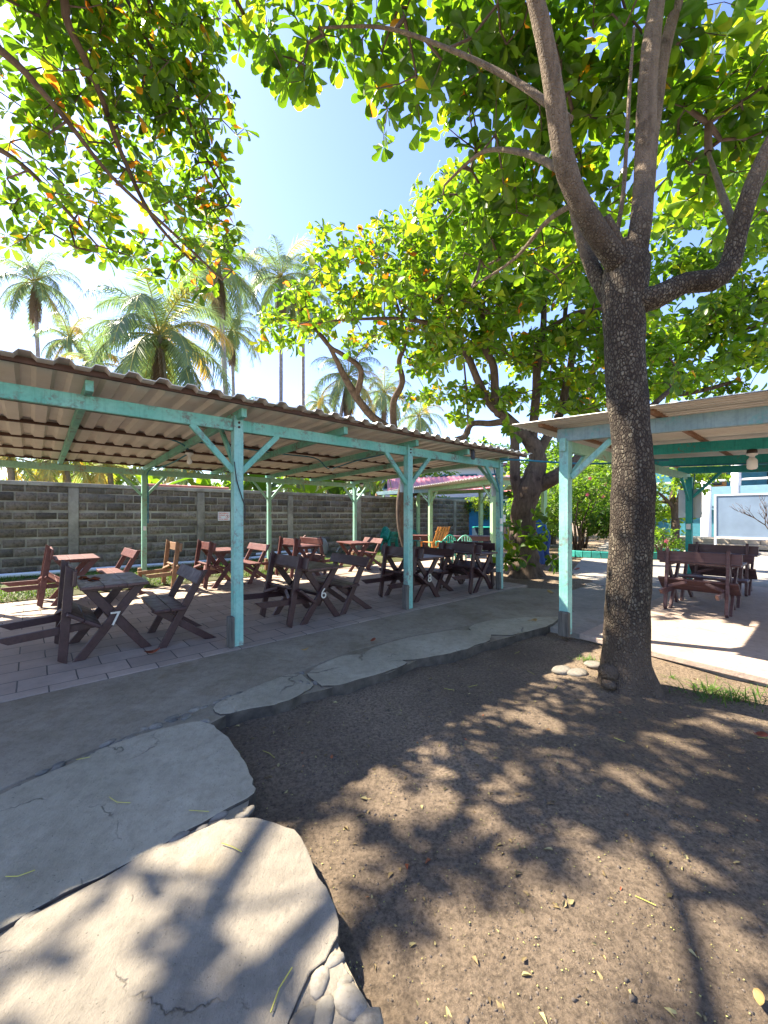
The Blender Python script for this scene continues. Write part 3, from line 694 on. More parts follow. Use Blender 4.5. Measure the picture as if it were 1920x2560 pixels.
place('table', 'dark', 4.84, 0.45, 0, 'dark unnumbered table nearest the far front post', group=TG)
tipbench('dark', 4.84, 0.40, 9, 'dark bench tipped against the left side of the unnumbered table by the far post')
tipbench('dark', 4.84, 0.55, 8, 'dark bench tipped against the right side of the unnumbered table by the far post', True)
ZL = 0.0
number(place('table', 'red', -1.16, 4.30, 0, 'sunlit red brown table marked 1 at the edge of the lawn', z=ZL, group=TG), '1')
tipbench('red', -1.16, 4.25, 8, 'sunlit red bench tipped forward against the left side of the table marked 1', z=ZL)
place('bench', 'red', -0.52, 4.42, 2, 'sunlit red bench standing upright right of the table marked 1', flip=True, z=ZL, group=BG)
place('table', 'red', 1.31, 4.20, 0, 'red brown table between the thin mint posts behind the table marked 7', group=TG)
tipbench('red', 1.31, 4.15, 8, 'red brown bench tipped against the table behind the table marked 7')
o = tipbench('red', 0.78, 4.45, 6, 'unpainted tan bench tipped forward at the left end of the back row')
nm = []
for c in list(o.children):
    c.data = c.data.copy(); c.data.materials.clear(); c.data.materials.append(M['tan'])
place('bench', 'red', 1.94, 4.22, 0, 'red brown bench with pale seat right of the table behind the near post', flip=True, group=BG)
place('table', 'red', 3.22, 4.25, 0, 'small red brown table behind the table marked 6', group=TG)
tipbench('red', 3.22, 4.2, 8, 'red brown bench tipped against the left of the table behind the table marked 6')
tipbench('red', 3.22, 4.3, 10, 'red brown bench tipped against the right of the table behind the table marked 6', True)
place('table', 'red', 4.85, 4.25, -12, 'pinkish red table at the far end of the back row near the plastic chairs', group=TG)
place('bench', 'red', 5.45, 4.40, -10, 'pinkish red bench with upright back at the far end of the back row', flip=True, group=BG)
# right pavilion sets
place('table', 'purple', 6.22, -3.05, 0, 'purplish brown table nearest the big tree in the right pavilion', z=-0.012, group='tables in the right pavilion')
tipbench('purple', 6.22, -3.05, 10, 'purplish brown bench tipped towards us against the nearest table of the right pavilion', z=-0.012, group='benches in the right pavilion')
place('bench', 'purple', 6.90, -3.05, 0, 'purplish brown bench behind the nearest table of the right pavilion', flip=True, z=-0.012, group='benches in the right pavilion')
place('table', 'purple', 8.50, -3.0, 0, 'purplish brown table deeper in the right pavilion near its far post', z=-0.012, group='tables in the right pavilion')
tipbench('purple', 8.50, -3.0, 10, 'purplish brown bench tipped against the deeper table of the right pavilion', z=-0.012, group='benches in the right pavilion')
# blue table at the right edge
t = thing('low_table', 'bright blue low table behind the right pavilion benches', 'table', S(10.2, -4.6, -0.028), ANG)
MB().box((0, 0, 0.55), (0.8, 1.5, 0.05)).build('tabletop', M['bluewall'], t, 0.006)
for sx in (-1, 1):
    for sy in (-1, 1): MB().box((sx * 0.33, sy * 0.66, 0.2625), (0.07, 0.07, 0.525)).build('leg', M['purple'], t, 0.004)

# curled leaf on the table marked 7, fallen leaves
def leafmesh(L, W, curl, fold):
    mb = MB(); rows = [(0, .06), (.2, .45), (.45, .85), (.7, 1.0), (.88, .75), (1.0, .1)]; vs = []; fs = []
    for t_, w_ in rows:
        x = L * (t_ - .5); z = curl * (1 - math.cos((t_ - .5) * 3.0)) * L
        vs += [(x, -W * w_ / 2, z + fold * w_ * W), (x, 0, z), (x, W * w_ / 2, z + fold * w_ * W)]
    for k in range(len(rows) - 1):
        for j in (0, 1): fs.append((k * 3 + j, k * 3 + 3 + j, k * 3 + 4 + j, k * 3 + 1 + j))
    return mb.add(vs, fs)
def fallen(loc, rz, L, label, mat, curl=0.25, group='fallen leaves on the ground'):
    o = leafmesh(L, L * .5, curl, 0.25).build('fallen_leaf', mat, None, 0, True); o.location = loc; o.rotation_euler = (random.uniform(-.2, .2), random.uniform(-.15, .15), rz)
    sol = o.modifiers.new('thick', 'SOLIDIFY'); sol.thickness = 0.0012
    return tag(o, label, 'leaf', group)
fallen(S(-1.22, 0.95, 0.752), 0.5, 0.24, 'large curled red brown leaf on the table marked 7', M['fallen'], -0.45, 'dry leaves on the table')
fallen(S(-1.30, 1.12, 0.752), 0.9, 0.20, 'smaller curled brown leaf on the table marked 7 behind the large one', M['fallen'], -0.4, 'dry leaves on the table')
for a, b, z, L, rz, lab, m in [(795, 1477, -.085, .12, 0.4, 'red fallen leaf on dark soil beside the flagstone edge', 'fallen'), (805, 1387, .012, .10, 1.0, 'small red leaf on the flagstone path', 'fallen'),
    (658, 1407, .008, .09, 0.2, 'tan leaf on the concrete strip near the near post', 'fallenY'), (1150, 1345, -.02, .14, 0.1, 'tan leaf by the last flagstone near the right pavilion post', 'fallenY'),
    (1165, 1350, -.05, .16, 1.2, 'brown leaf heaped beside the last flagstone', 'fallen'), (1245, 1232, -.02, .2, 0.2, 'red leaf lying on the grey path behind the right pavilion post', 'fallen'),
    (1190, 1283, .02, .18, 1.9, 'yellow leaf at the kerb near the old tree', 'fallenY'), (1640, 2170, -.09, .055, 0.9, 'pale dry leaf at the right foreground edge', 'fallenY'), (1640, 1428 + 165, -.09, .1, 0, 'orange red leaf on sunlit soil right of the big tree', 'fallen'),
    (330, 1413, .006, .16, 0.1, 'flat brown leaf on pavers in front of the table marked 7', 'fallen')]:
    q = gp(a, b, z); q.z = z + 0.012; fallen(q, rz, L, lab, M[m])

# ------------------------------------------------------------------ block wall
VW = 8.05; WZ0, WZ1 = 0.05, 2.25; WU0, WU1 = -9.0, 16.8
wall = thing('block_wall', 'long dark volcanic block wall with pale mortar behind the lawn', 'wall', A0, ANG)
mb = MB(); mb.box(((WU0 + WU1) / 2, VW + 0.10, (WZ0 + 2.20) / 2), (WU1 - WU0, 0.14, 2.20 - WZ0)); mb.build('mortar', M['mortar'], wall)
bv = []; bq = []; bt = []
z = WZ0 + 0.02; row = 0
heights = [.185, .185, .19, .185, .19, .155, .16, .19, .20, .19]; gaps = [.022, .045, .022, .05, .022, .05, .06, .02, .02, .02]
pil = [-4.1, -0.95, 2.05, 5.0, 8.0, 11.0, 14.0]
bays = [WU0] + pil + [WU1]
for h, gpz in zip(heights, gaps):
    for bi in range(len(bays) - 1):
        a0_, a1_ = bays[bi] + .105, bays[bi + 1] - .105
        x = a0_ - (0.21 if row % 2 else 0.0) - random.uniform(0, .04)
        while x < a1_ - .05:
            L = 0.40 + random.uniform(-.014, .014); xa, xb = max(x, a0_), min(x + L - .022, a1_)
            if xb - xa > .05:
                o0 = len(bv); j = [random.uniform(-.006, .006) for _ in range(8)]; dy = random.uniform(-.007, .006)
                x0, x1, z0, z1 = xa + j[0], xb + j[1], z + j[2] * .6, z + h + j[3] * .6
                yf = VW + 0.018 + dy
                for (xx, zz, yy) in ((x0, z0, VW + .04), (x1, z0, VW + .04), (x1, z1, VW + .04), (x0, z1, VW + .04), (x0 + .008, z0 + .008, yf), (x1 - .008, z0 + .008, yf), (x1 - .008, z1 - .008, yf), (x0 + .008, z1 - .008, yf)):
                    bv.append((xx, yy, zz))
                for q in ((4, 5, 6, 7), (0, 1, 5, 4), (1, 2, 6, 5), (2, 3, 7, 6), (3, 0, 4, 7)): bq.append([o0 + k for k in q])
                bt += [min(1, max(0, random.gauss(.42 - .12 * (row > 6), .16)))] * 8
            x += L
    z += h + gpz; row += 1
npmesh('blocks', bv, bq, M['block'], wall, bt, False)
for q in pil: MB().box((q, VW + 0.05, 1.09), (0.20, 0.10, 2.10)).build('pilaster', M['mortar'], wall, 0.01)
cp = MB(); x = WU0
while x < WU1:
    L = min(2.4, WU1 - x); cp.box((x + L / 2, VW + 0.10 + random.uniform(-.006, .006), 2.225 + random.uniform(-.008, .008)), (L - 0.004, 0.22, 0.10)); x += L
cp.build('coping', M['mortar'], wall, 0.012)
MB().box((WU1 + 0.5, VW + 0.1, 1.05), (1.0, 0.24, 2.2)).build('end_panel', M['darkconcrete'], wall, 0.01)
TT = None
for k in range(5):
    if TT is None:
        rt = MB(); n = 9; vs = []; fs = []
        for y in (0, 0.46):
            for rr in (0.075, 0.062):
                for i_ in range(n): a = math.pi * i_ / (n - 1); vs.append((y, rr * math.cos(a), rr * math.sin(a)))
        for i_ in range(n - 1):
            fs += [(i_, i_ + 1, 2 * n + i_ + 1, 2 * n + i_), (n + i_ + 1, n + i_, 3 * n + i_, 3 * n + i_ + 1), (i_ + 1, i_, n + i_, n + i_ + 1), (2 * n + i_, 2 * n + i_ + 1, 3 * n + i_ + 1, 3 * n + i_)]
        rt.add(vs, fs); TT = rt.build('ridge_tile', M['terracotta']); tag(TT, 'half-round terracotta tile lying in a row on the wall coping', 'tile', 'ridge tiles on the wall'); o = TT
    else: o = TT.copy(); C.objects.link(o)
    o.location = S(0.55 + k * 0.47, VW + 0.1, 2.276); o.rotation_euler = (0, 0, ANG)
# sign on the wall
sg = thing('wall_sign', 'white sign with red lettering on the block wall', 'sign', S(2.72, VW + 0.0, 1.44), ANG)
MB().box((0, 0, 0), (0.36, 0.012, 0.27)).build('plate', M['white'], sg, 0.002)
for s, x, zz, sz in (('PROHIBIDO', -0.16, 0.09, 0.058), ('FUMAR', -0.16, 0.03, 0.058), ('EN', -0.16, -0.03, 0.055), ('ESTA AREA', -0.16, -0.095, 0.058)):
    text_mesh('lettering', s, sz, M['redtext'], sg, (x, -0.0085, zz), (R(90), 0, 0), 0.0015, 'LEFT')
ring = MB(); n = 24
for r0, r1, y in ((0.055, 0.046, -0.009),):
    vs = []; fs = []
    for k in range(n):
        a = 2 * math.pi * k / n; vs += [(0.105 + r0 * math.cos(a), y, -0.005 + r0 * math.sin(a)), (0.105 + r1 * math.cos(a), y, -0.005 + r1 * math.sin(a))]
    for k in range(n): fs.append((2 * k, 2 * ((k + 1) % n), 2 * ((k + 1) % n) + 1, 2 * k + 1))
    ring.add(vs, fs)
ring.beam((0.07, -0.009, 0.03), (0.14, -0.009, -0.04), 0.002, 0.010, (0, 0, 1))
ring.build('prohibition_mark', M['redtext'], sg)
MB().beam((0.105, -0.0085, -0.035), (0.105, -0.0085, 0.03), 0.003, 0.012, (0, 0, 1)).build('pictogram', M['blackcable'], sg)
# pipes and rubble on the lawn
def pipe(u0, v0, u1, v1, z, r, label):
    c = S((u0 + u1) / 2, (v0 + v1) / 2, z); a = S(u0, v0, z) - c; b = S(u1, v1, z + 0.01) - c
    o = MB().tube([a, a.lerp(b, .5), b], r, 10).build('pipe', M['pvc'], None, 0, True); o.location = c; tag(o, label, 'pipe', 'white pipes lying on the lawn')
pipe(-8, 7.35, 3.2, 7.15, 0.17, 0.05, 'longest white plastic pipe lying on the grass along the wall')
pipe(3.3, 7.35, 5.7, 7.5, 0.16, 0.05, 'short white plastic pipe lying nearer on the grass')
pipe(3.6, 7.7, 5.6, 7.75, 0.24, 0.045, 'short white plastic pipe raised at the wall foot')
o = MB(); pebble(o, (0, 0, 0.2), 0.26, 1.0, 1.0); o = o.build('stump', M['concrete'], None, 0, True); o.location = S(6.0, 7.6, 0.05); o.scale = (0.8, .8, 1.4); tag(o, 'grey rounded concrete stump at the foot of the wall', 'stump')
o = panel('slab_piece', 'broken pale slab piece leaning on the ground by the wall', 'rubble', S(6.6, 7.4, 0.22), (0.34, 0.05, 0.26), M['concrete'], ANG + 0.6); o.rotation_euler = (0.5, 0.3, ANG + .6)

# ------------------------------------------------------------------ right pavilion
rp = thing('pavilion', 'open teal pavilion behind the big tree with weathered grey gable beam', 'pavilion', S(3.27, -2.22), ANG)
HU = 5.79
MB().beam((0, 0, -0.02), (0, 0, 2.40), 0.115, 0.115, (0, 1, 0)).build('post', M['aqua'], rp, 0.006)
MB().box((-0.085, -0.02, 0.12), (0.07, 0.13, 0.30)).build('post_stub', M['stub'], rp, 0.014)
MB().beam((HU, -0.1, -0.02), (HU, -0.1, 2.30), 0.115, 0.115, (0, 1, 0)).build('post', M['deepteal'], rp, 0.006)
MB().beam((0, -6.0, -0.02), (0, -6.0, 2.06), 0.115, 0.115, (0, 1, 0)).build('post', M['aqua'], rp, 0.006)
MB().beam((HU, -6.0, -0.02), (HU, -6.0, 2.06), 0.115, 0.115, (0, 1, 0)).build('post', M['deepteal'], rp, 0.006)
MB().beam((-0.03, 0.08, 2.458), (-0.03, -6.3, 2.14), 0.06, 0.155).build('gable_beam', M['greywood'], rp, 0.005)
MB().box((-0.075, 0.0, 2.33), (0.03, 0.075, 0.16)).build('bracket', M['aqua'], rp, 0.004)
for uu, mm in ((1.95, 'deepteal'), (3.85, 'deepteal'), (HU, 'deepteal')):
    MB().beam((uu, 0.1, 2.458), (uu, -6.3, 2.14), 0.07, 0.14).build('cross_beam', M[mm], rp, 0.005)
MB().beam((0.06, -0.02, 2.315), (HU + .2, -0.05, 2.315), 0.07, 0.13).build('side_beam', M['mint'], rp, 0.005)
for vv in (0.18, -1.0, -2.2, -3.4, -4.6, -5.8):
    MB().beam((-0.30, vv, 2.565 + .05 * vv), (HU + 0.4, vv, 2.565 + .05 * vv), 0.05, 0.05).build('purlin', M['rawbrown'], rp, 0.003)
MB().beam((0.03, -0.06, 1.93), (0.03, -0.56, 2.37), 0.05, 0.065).build('brace', M['aqua'], rp, 0.004)
MB().beam((0.06, -0.0, 1.90), (0.55, -0.02, 2.26), 0.05, 0.055).build('brace', M['aqua'], rp, 0.004)
MB().beam((HU, -0.16, 1.86), (HU, -0.66, 2.39), 0.045, 0.055).build('brace', M['deepteal'], rp, 0.004)
MB().beam((HU - 0.06, -0.1, 1.80), (HU - 0.5, -0.07, 2.26), 0.045, 0.055).build('brace', M['deepteal'], rp, 0.004)
rb = MB(); corr(rb, 6.75, 6.9, 0.105, 0.020, 0, lambda x, y, h: Vector((-0.42 + x, 0.52 - y, 2.612 + h - .05 * y + 0.004 * math.sin(y * 2.3))))
rb.build('roof_sheet', M['zinc'], rp)
def rw(p): return world(S(3.27, -2.22), p)
socket(rw((1.95, -1.52, 2.255)), 'white frosted bulb hanging from the teal beam at the right edge', True, True)
cable('cable', 'dark teal cable clipped along the inner beam of the right pavilion', [rw((3.80, -0.2, 2.365)), rw((3.80, -1.2, 2.31)), rw((3.80, -2.4, 2.24)), rw((3.80, -4, 2.17))], 0.012, M['cable'])
cable('cable', 'blue cable clipped down the far deep teal post', [rw((HU, -0.2, 2.36)), rw((HU - .02, -0.165, 1.9)), rw((HU - .02, -0.165, 1.3))], 0.012, M['cable'])
panel('switch_box', 'white switch box on the far deep teal post', 'switch box', rw((HU - 0.07, -0.1, 1.22)), (0.03, 0.08, 0.12), M['white'])
panel('notice_board', 'white notice panel behind the far deep teal post', 'panel', rw((HU + 0.08, -0.1, 1.72)), (0.02, 0.42, 0.62), M['board'])

# ------------------------------------------------------------------ far pavilion with pink roof behind
fp = thing('pavilion', 'pale green far pavilion with low roof near the plastic chairs', 'pavilion', (0, 0, 0))
P1 = Vector((1.73, 14.9, 0)); P2 = Vector((3.14, 11.5, 0)); P3 = Vector((-0.30, 16.9, 0)); P4 = Vector((3.75, 15.5, 0)); P5 = Vector((1.5, 17.6, 0)); P6 = Vector((4.9, 12.25, 0))
for q, m, hh in ((P1, 'lime', 2.42), (P2, 'lime', 2.34), (P3, 'rawbrown', 2.4), (P4, 'lime', 2.4), (P5, 'lime', 2.4), (P6, 'lime', 2.4)):
    MB().beam(q, q + Vector((0, 0, hh)), 0.13 if m == 'lime' else .10, 0.13, (0.38, -.92, 0)).build('post', M[m], fp, 0.006)
    MB().box(q + Vector((-0.12, -0.04, .17)), (0.08, 0.12, 0.34), 0.4).build('post_stub', M['tan'], fp, 0.008)
def fb(a, b, z, mat, nm='beam'): MB().beam(a + Vector((0, 0, z)), b + Vector((0, 0, z)), 0.07, 0.14).build(nm, M[mat], fp, 0.005)
fb(P1 + (P1 - P2).normalized() * .1, P2 - (P1 - P2).normalized() * .2, 2.44, 'lime'); fb(P1, P3, 2.40, 'greywood'); fb(P3, P5, 2.41, 'purlin'); fb(P5, P4, 2.42, 'lime'); fb(P2, P6, 2.42, 'lime'); fb(P6, P4, 2.42, 'lime')
for q, d in ((P1, (P2 - P1)), (P1, (P3 - P1)), (P2, (P1 - P2)), (P2, (P6 - P2)), (P3, (P1 - P3)), (P4, (P6 - P4))):
    d = d.normalized(); MB().beam(q + d * .06 + Vector((0, 0, 1.95)), q + d * .5 + Vector((0, 0, 2.36)), 0.045, 0.06).build('brace', M['lime'], fp, 0.003)
ax = (P2 - P1).normalized(); ay = Vector((-ax.y, ax.x, 0))
if ay.y < 0: ay = -ay
rb = MB(); org = P1 - ax * 2.9 - ay * 0.5
corr(rb, 6.9, 2.9, 0.16, 0.03, 0, lambda x, y, h: org + ax * x + ay * y + Vector((0, 0, 2.53 + h + 0.02 * y)))
rb.build('roof_sheet', M['zinc'], fp)
pr = MB(); corr(pr, 7.5, 3.5, 0.3, 0.04, 0, lambda x, y, h: Vector((0.2 + x, 22.3 - x * 0.28 + y, 2.72 + h + 0.33 * y)))
ph = thing('pink_roof_house', 'low house with a pink metal roof behind the far pavilion', 'house')
pr.build('roof', M['pinkroof'], ph)
MB().box((4.0, 23.2, 1.25), (6.8, 1.6, 2.5), -0.27).build('wall', M['skywall'], ph)
MB().box((2.8, 22.6, 1.5), (1.0, 0.06, 0.9), -0.27).build('window', M['darkglass'], ph)
# upper house behind
hs = thing('house', 'two storey pale house with dark windows behind the pink roof', 'house', (4.5, 31, 0), -0.2)
MB().box((0, 1.5, 2.6), (11, 3, 5.2)).build('wall', M['white'], hs)
for k in range(5):
    f = MB().box((-4 + k * 2.0, -0.01, 4.1), (1.3, 0.08, 1.1)).build('window', M['tealwall'], hs)
    MB().box((-4 + k * 2.0, -0.06, 4.1), (1.1, 0.04, 0.9)).build('pane', M['darkglass'], f)
MB().box((0, 1.3, 5.3), (11.6, 3.8, 0.2)).build('roof', M['pinkroof'], hs)
bw = thing('blue_hut', 'bright blue hut wall behind the far pavilion and the dark tank', 'hut', (5.6, 20.2, 0), -0.3)
MB().box((0, 0.6, 1.1), (3.4, 1.2, 2.2)).build('wall', M['bluewall'], bw); MB().box((0, 0.55, 2.24), (3.7, 1.6, 0.08)).build('roof', M['zinc'], bw)
MB().box((0.6, -0.02, 0.95), (0.8, 0.05, 1.9)).build('door', M['tealwall'], bw)
tk = thing('water_tank', 'dark blue plastic water tank with green lid under the far pavilion', 'tank', (4.55, 18.1, 0))
MB().lathe([(0, 0), (0.52, 0), (0.55, 0.05), (0.55, 0.3), (0.565, 0.33), (0.55, 0.36), (0.55, 0.85), (0.53, 0.92), (0.0, 0.92)], 24).build('body', M['tankblue'], tk, 0, True)
MB().lathe([(0, 0.98), (0.5, 0.97), (0.56, 0.95), (0.56, 0.92), (0, 0.92)], 24).build('lid', M['greenplastic'], tk, 0, True)

def plastic_chair(name, label, loc, rz, mat, group):
    t = thing(name, label, 'chair', loc, rz, group)
    MB().box((0, 0, 0.43), (0.42, 0.42, 0.03)).build('seat', mat, t, 0.012)
    bk = MB(); pr_ = []
    for k in range(9):
        a = math.pi * (k / 8.0); x = -0.22 * math.cos(a); hgt = 0.86 - 0.16 * abs(math.cos(a)) ** 2
        pr_.append((x, hgt))
    bk.tube([(-0.23, 0.12, 0.63)] + [(x, 0.22 + 0.03 * math.sin(math.pi * k / 8), h) for k, (x, h) in enumerate(pr_)] + [(0.23, 0.12, 0.63)], 0.022, 6)
    for k in range(1, 8): bk.beam((pr_[k][0], 0.23, 0.45), (pr_[k][0], 0.235, pr_[k][1]), 0.035, 0.012, (0, 1, 0))
    bk.build('backrest', mat, t, 0, True)
    for s in (-1, 1):
        MB().tube([(s * 0.23, 0.14, 0.64), (s * 0.245, -0.05, 0.655), (s * 0.24, -0.20, 0.63), (s * 0.23, -0.225, 0.50)], 0.022, 6).build('armrest', mat, t, 0, True)
        for y in (-0.19, 0.19): MB().beam((s * 0.19, y, 0.42), (s * 0.23, y * 1.2, 0), 0.045, 0.03, (0, 1, 0)).build('leg', mat, t, 0.004)
    return t
for k in range(4):
    plastic_chair('plastic_chair', ['lowest green plastic chair of the stack by the wall', 'second green plastic chair from the bottom of the stack', 'third green plastic chair from the bottom of the stack', 'topmost green plastic chair of the stack by the wall'][k], (0.18 + 0.02 * k, 15.9 - 0.01 * k, 0.055 * k + 0.0 * k), 2.3, M['greenplastic'], 'stacked green plastic chairs')
plastic_chair('plastic_chair', 'green plastic chair beside the orange wooden chair', (1.95, 12.6, 0), 0.4 + math.pi, M['greenplastic'], 'plastic chairs under the far pavilion')
plastic_chair('plastic_chair', 'pale green plastic chair in front of the far brown table', (2.42, 12.4, 0), 0.2 + math.pi, M['paleplastic'], 'plastic chairs under the far pavilion')
plastic_chair('plastic_chair', 'green plastic chair half hidden behind the leaning trunk', (1.45, 16.6, 0), 1.0, M['greenplastic'], 'plastic chairs under the far pavilion')
def slat_chair(label, loc, rz, mat, lean=0.38, wheels=False):
    t = thing('slatted_chair', label, 'chair', loc, rz)
    for k in range(5):
        x = -0.22 + k * 0.11; MB().beam((x, 0.05, 0.36), (x, 0.05 + lean, 1.10), 0.075, 0.022, (0, 1, 0)).build('back_slat', mat, t, 0.004)
    for k in range(4): MB().box((0, -0.38 + k * 0.12, 0.36 + 0.01 * k), (0.56, 0.10, 0.022)).build('seat_slat', mat, t, 0.004)
    MB().beam((-0.28, 0.05 + lean * .8, 0.95), (0.28, 0.05 + lean * .8, 0.95), 0.05, 0.03).build('crossbar', mat, t, 0.003)
    for s in (-1, 1):
        MB().beam((s * 0.31, -0.38, 0), (s * 0.31, -0.38, 0.58), 0.05, 0.05, (0, 1, 0)).build('leg', mat, t, 0.004)
        MB().beam((s * 0.31, 0.30, 0), (s * 0.31, 0.2, 0.58), 0.05, 0.05, (0, 1, 0)).build('leg', mat, t, 0.004)
        MB().box((s * 0.31, -0.08, 0.595), (0.08, 0.66, 0.025)).build('armrest', mat, t, 0.005)
        if wheels:
            wh = MB(); pts = [(s * 0.40, -0.1 + 0.30 * math.cos(a), 0.32 + 0.30 * math.sin(a)) for a in np.linspace(0, 2 * math.pi, 25)]
            wh.tube(pts, 0.028, 6, False)
            for a in np.linspace(0, math.pi, 6)[:-1]: wh.beam((s * 0.40, -0.1 - 0.29 * math.cos(a), 0.32 - 0.29 * math.sin(a)), (s * 0.40, -0.1 + 0.29 * math.cos(a), 0.32 + 0.29 * math.sin(a)), 0.022, 0.022, (1, 0, 0))
            wh.build('wheel', M['wheel'], t, 0, True)
    return t
slat_chair('orange varnished slatted wooden chair behind a pale green post', (1.72, 13.3, 0), 0.55 + math.pi, M['orange'])
slat_chair('faded wooden chair with wagon wheel sides next to the far front post', (3.95, 12.6, 0), -0.2 , M['greychair'], 0.3, True)
def plain_table(label, loc, rz, L, W, mat, num=None):
    t = thing('table', label, 'table', loc, rz)
    MB().box((0, 0, 0.735), (L, W, 0.04)).build('tabletop', mat, t, 0.006)
    MB().box((0, -W / 2 + .05, 0.65), (L - .14, 0.03, 0.12)).build('apron', mat, t); MB().box((0, W / 2 - .05, 0.65), (L - .14, 0.03, 0.12)).build('apron', mat, t)
    for sx in (-1, 1):
        for sy in (-1, 1): MB().box((sx * (L / 2 - .06), sy * (W / 2 - .06), 0.357), (0.07, 0.07, 0.714)).build('leg', mat, t, 0.004)
    if num: text_mesh('number_mark', num, 0.18, M['cream'], t, (0.2, -W / 2 - 0.004 + .035, 0.62), (R(90), 0, 0), 0.002)
plain_table('long brown table behind the pale green plastic chair', (3.1, 14.1, 0), -0.25, 1.6, 0.8, M['purple'])
plain_table('brown table marked 3 behind the middle turquoise post', (1.15, 14.6, 0), -0.2, 0.9, 0.7, M['red'], '3')

# ------------------------------------------------------------------ buildings and furniture to the right
bb = thing('billboard', 'large pale board shaded blue grey in a metal frame beyond the right pavilion', 'board', (13.2, 15.9, 0), math.atan2(-0.75, 0.6614))
MB().box((2.4, 0, 1.44), (4.8, 0.05, 1.62)).build('panel', m_flat('shaded_board_face', (0.17, 0.23, 0.31), 0.35, var=0.12, scale=1.5), bb)  # tree shade on the white board is put into this darker colour
for zz in (0.61, 2.27): MB().box((2.4, -0.01, zz), (4.9, 0.09, 0.06)).build('frame', M['board'], bb, 0.005)
for xx in (-0.02, 4.85): MB().box((xx, -0.01, 1.13), (0.07, 0.09, 2.27)).build('post', M['board'], bb, 0.005)
for s, zz in (('AVISO', 2.02), ('NO DISPONIBLE', 1.86)): pass
st = thing('terrace_steps', 'low beige block steps behind the pale board', 'steps', (14.2, 18.6, 0), math.atan2(-0.75, 0.6614))
for k in range(2):
    for j in range(9): MB().box((j * 1.0 - .6 + k * .5, 0.3 * k + .25, 0.12 + 0.2 * k), (0.985, 0.6, 0.19)).build('block', M['stepstone'], st, 0.008)
MB().box((3.6, 1.6, 0.2), (9.5, 2.0, 0.42)).build('platform', M['stepstone'], st, 0.008)
bl = thing('blue_building', 'light blue building with upper balcony and white column beyond the right pavilion', 'building', (17.5, 24.5, 0), math.atan2(-0.75, 0.6614))
MB().box((5.0, 1.5, 0.9), (13, 3.0, 1.8)).build('wall', M['tealwall'], bl)
MB().box((5.0, -0.25, 2.55), (13.2, 0.2, 1.1)).build('balcony_wall', M['skywall'], bl, 0.01)
MB().box((5.0, 1.2, 1.9), (13.2, 3.0, 0.2)).build('slab', M['skywall'], bl, 0.01)
MB().box((5.0, 2.3, 4.1), (13, 1.5, 3.0)).build('upper_wall', M['tealwall'], bl)
MB().box((5.0, 1.2, 5.7), (13.4, 3.8, 0.2)).build('roof', M['pinkroof'], bl, 0.01)
MB().tube([(3.1, -0.2, 0), (3.1, -0.2, 5.6)], 0.22, 20).build('column', M['white'], bl, 0, True)
MB().tube([(-1.2, -0.25, 3.45), (11.4, -0.25, 3.45)], 0.06, 8).build('rail', M['white'], bl)
wf = MB().box((1.6, 1.53, 3.7), (1.7, 0.06, 1.3)).build('window_frame', M['orange'], bl, 0.01); MB().box((1.6, 1.49, 3.75), (1.3, 0.06, 0.9)).build('pane', M['darkglass'], wf)
wf = MB().box((5.5, 1.53, 3.6), (2.6, 0.06, 1.6)).build('window', M['darkglass'], bl, 0.01)
pc = thing('white_pillar', 'thick round white pillar standing left of the pale board', 'pillar', at(1525, 1172, 22) * 1.0)
pc.location.z = 0
MB().lathe([(0.27, 0), (0.25, 0.06), (0.24, 0.1), (0.24, 3.4), (0.0, 3.4)], 24).build('shaft', M['white'], pc, 0, True)
MB().box((0, 0, 0.09), (0.6, 0.6, 0.18)).build('plinth', M['stepstone'], pc, 0.02)
ht = thing('wooden_hut', 'small brown hut with thatched eaves far behind the big trunk', 'hut', (17.5, 27, 0), -0.2)
MB().box((0, 0.8, 1.0), (3.6, 1.6, 2.0)).build('wall', M['rawbrown'], ht); MB().box((0.4, -0.02, 0.9), (0.9, 0.06, 1.8)).build('door', M['darkconcrete'], ht)
MB().add([(-2.2, -0.4, 2.0), (2.2, -0.4, 2.0), (2.2, 2.0, 2.0), (-2.2, 2.0, 2.0), (-1.6, 0.8, 2.7), (1.6, 0.8, 2.7)], [(0, 1, 5, 4), (2, 3, 4, 5), (1, 2, 5), (3, 0, 4), (3, 2, 1, 0)]).build('roof', M['greychair'], ht)
# planter kerb
kp = MB()
for k in range(26):
    a0 = math.pi * (0.9 + k * 1.3 / 26); a1 = math.pi * (0.9 + (k + 1) * 1.3 / 26 - .002)
    kp.beam((2.1 * math.cos(a0), 1.3 * math.sin(a0), 0.09), (2.1 * math.cos(a1), 1.3 * math.sin(a1), 0.09), 0.16, 0.22)
o = kp.build('planter_kerb', M['tealcurb'], None, 0.01); o.location = (8.8, 15.0, 0); tag(o, 'curved teal kerb around the flowering shrub bed', 'kerb')

# big river stones by the trunk
for a, b, r, lab in ((1215, 1449, .085, 'grey oval stone left of the big trunk, outermost of three'), (1248, 1455, .085, 'smooth grey stone in the middle of the three beside the trunk'), (1283, 1437, .075, 'pale stone leaning against the foot of the big trunk')):
    m_ = MB(); pebble(m_, (0, 0, 0), r, 0.45, 1.35, 0.1); o = m_.build('river_stone', M['rock'], None, 0, True); q = gp(a, b, -.06); q.z = -0.055; o.location = q; tag(o, lab, 'stone', 'river stones by the big trunk')

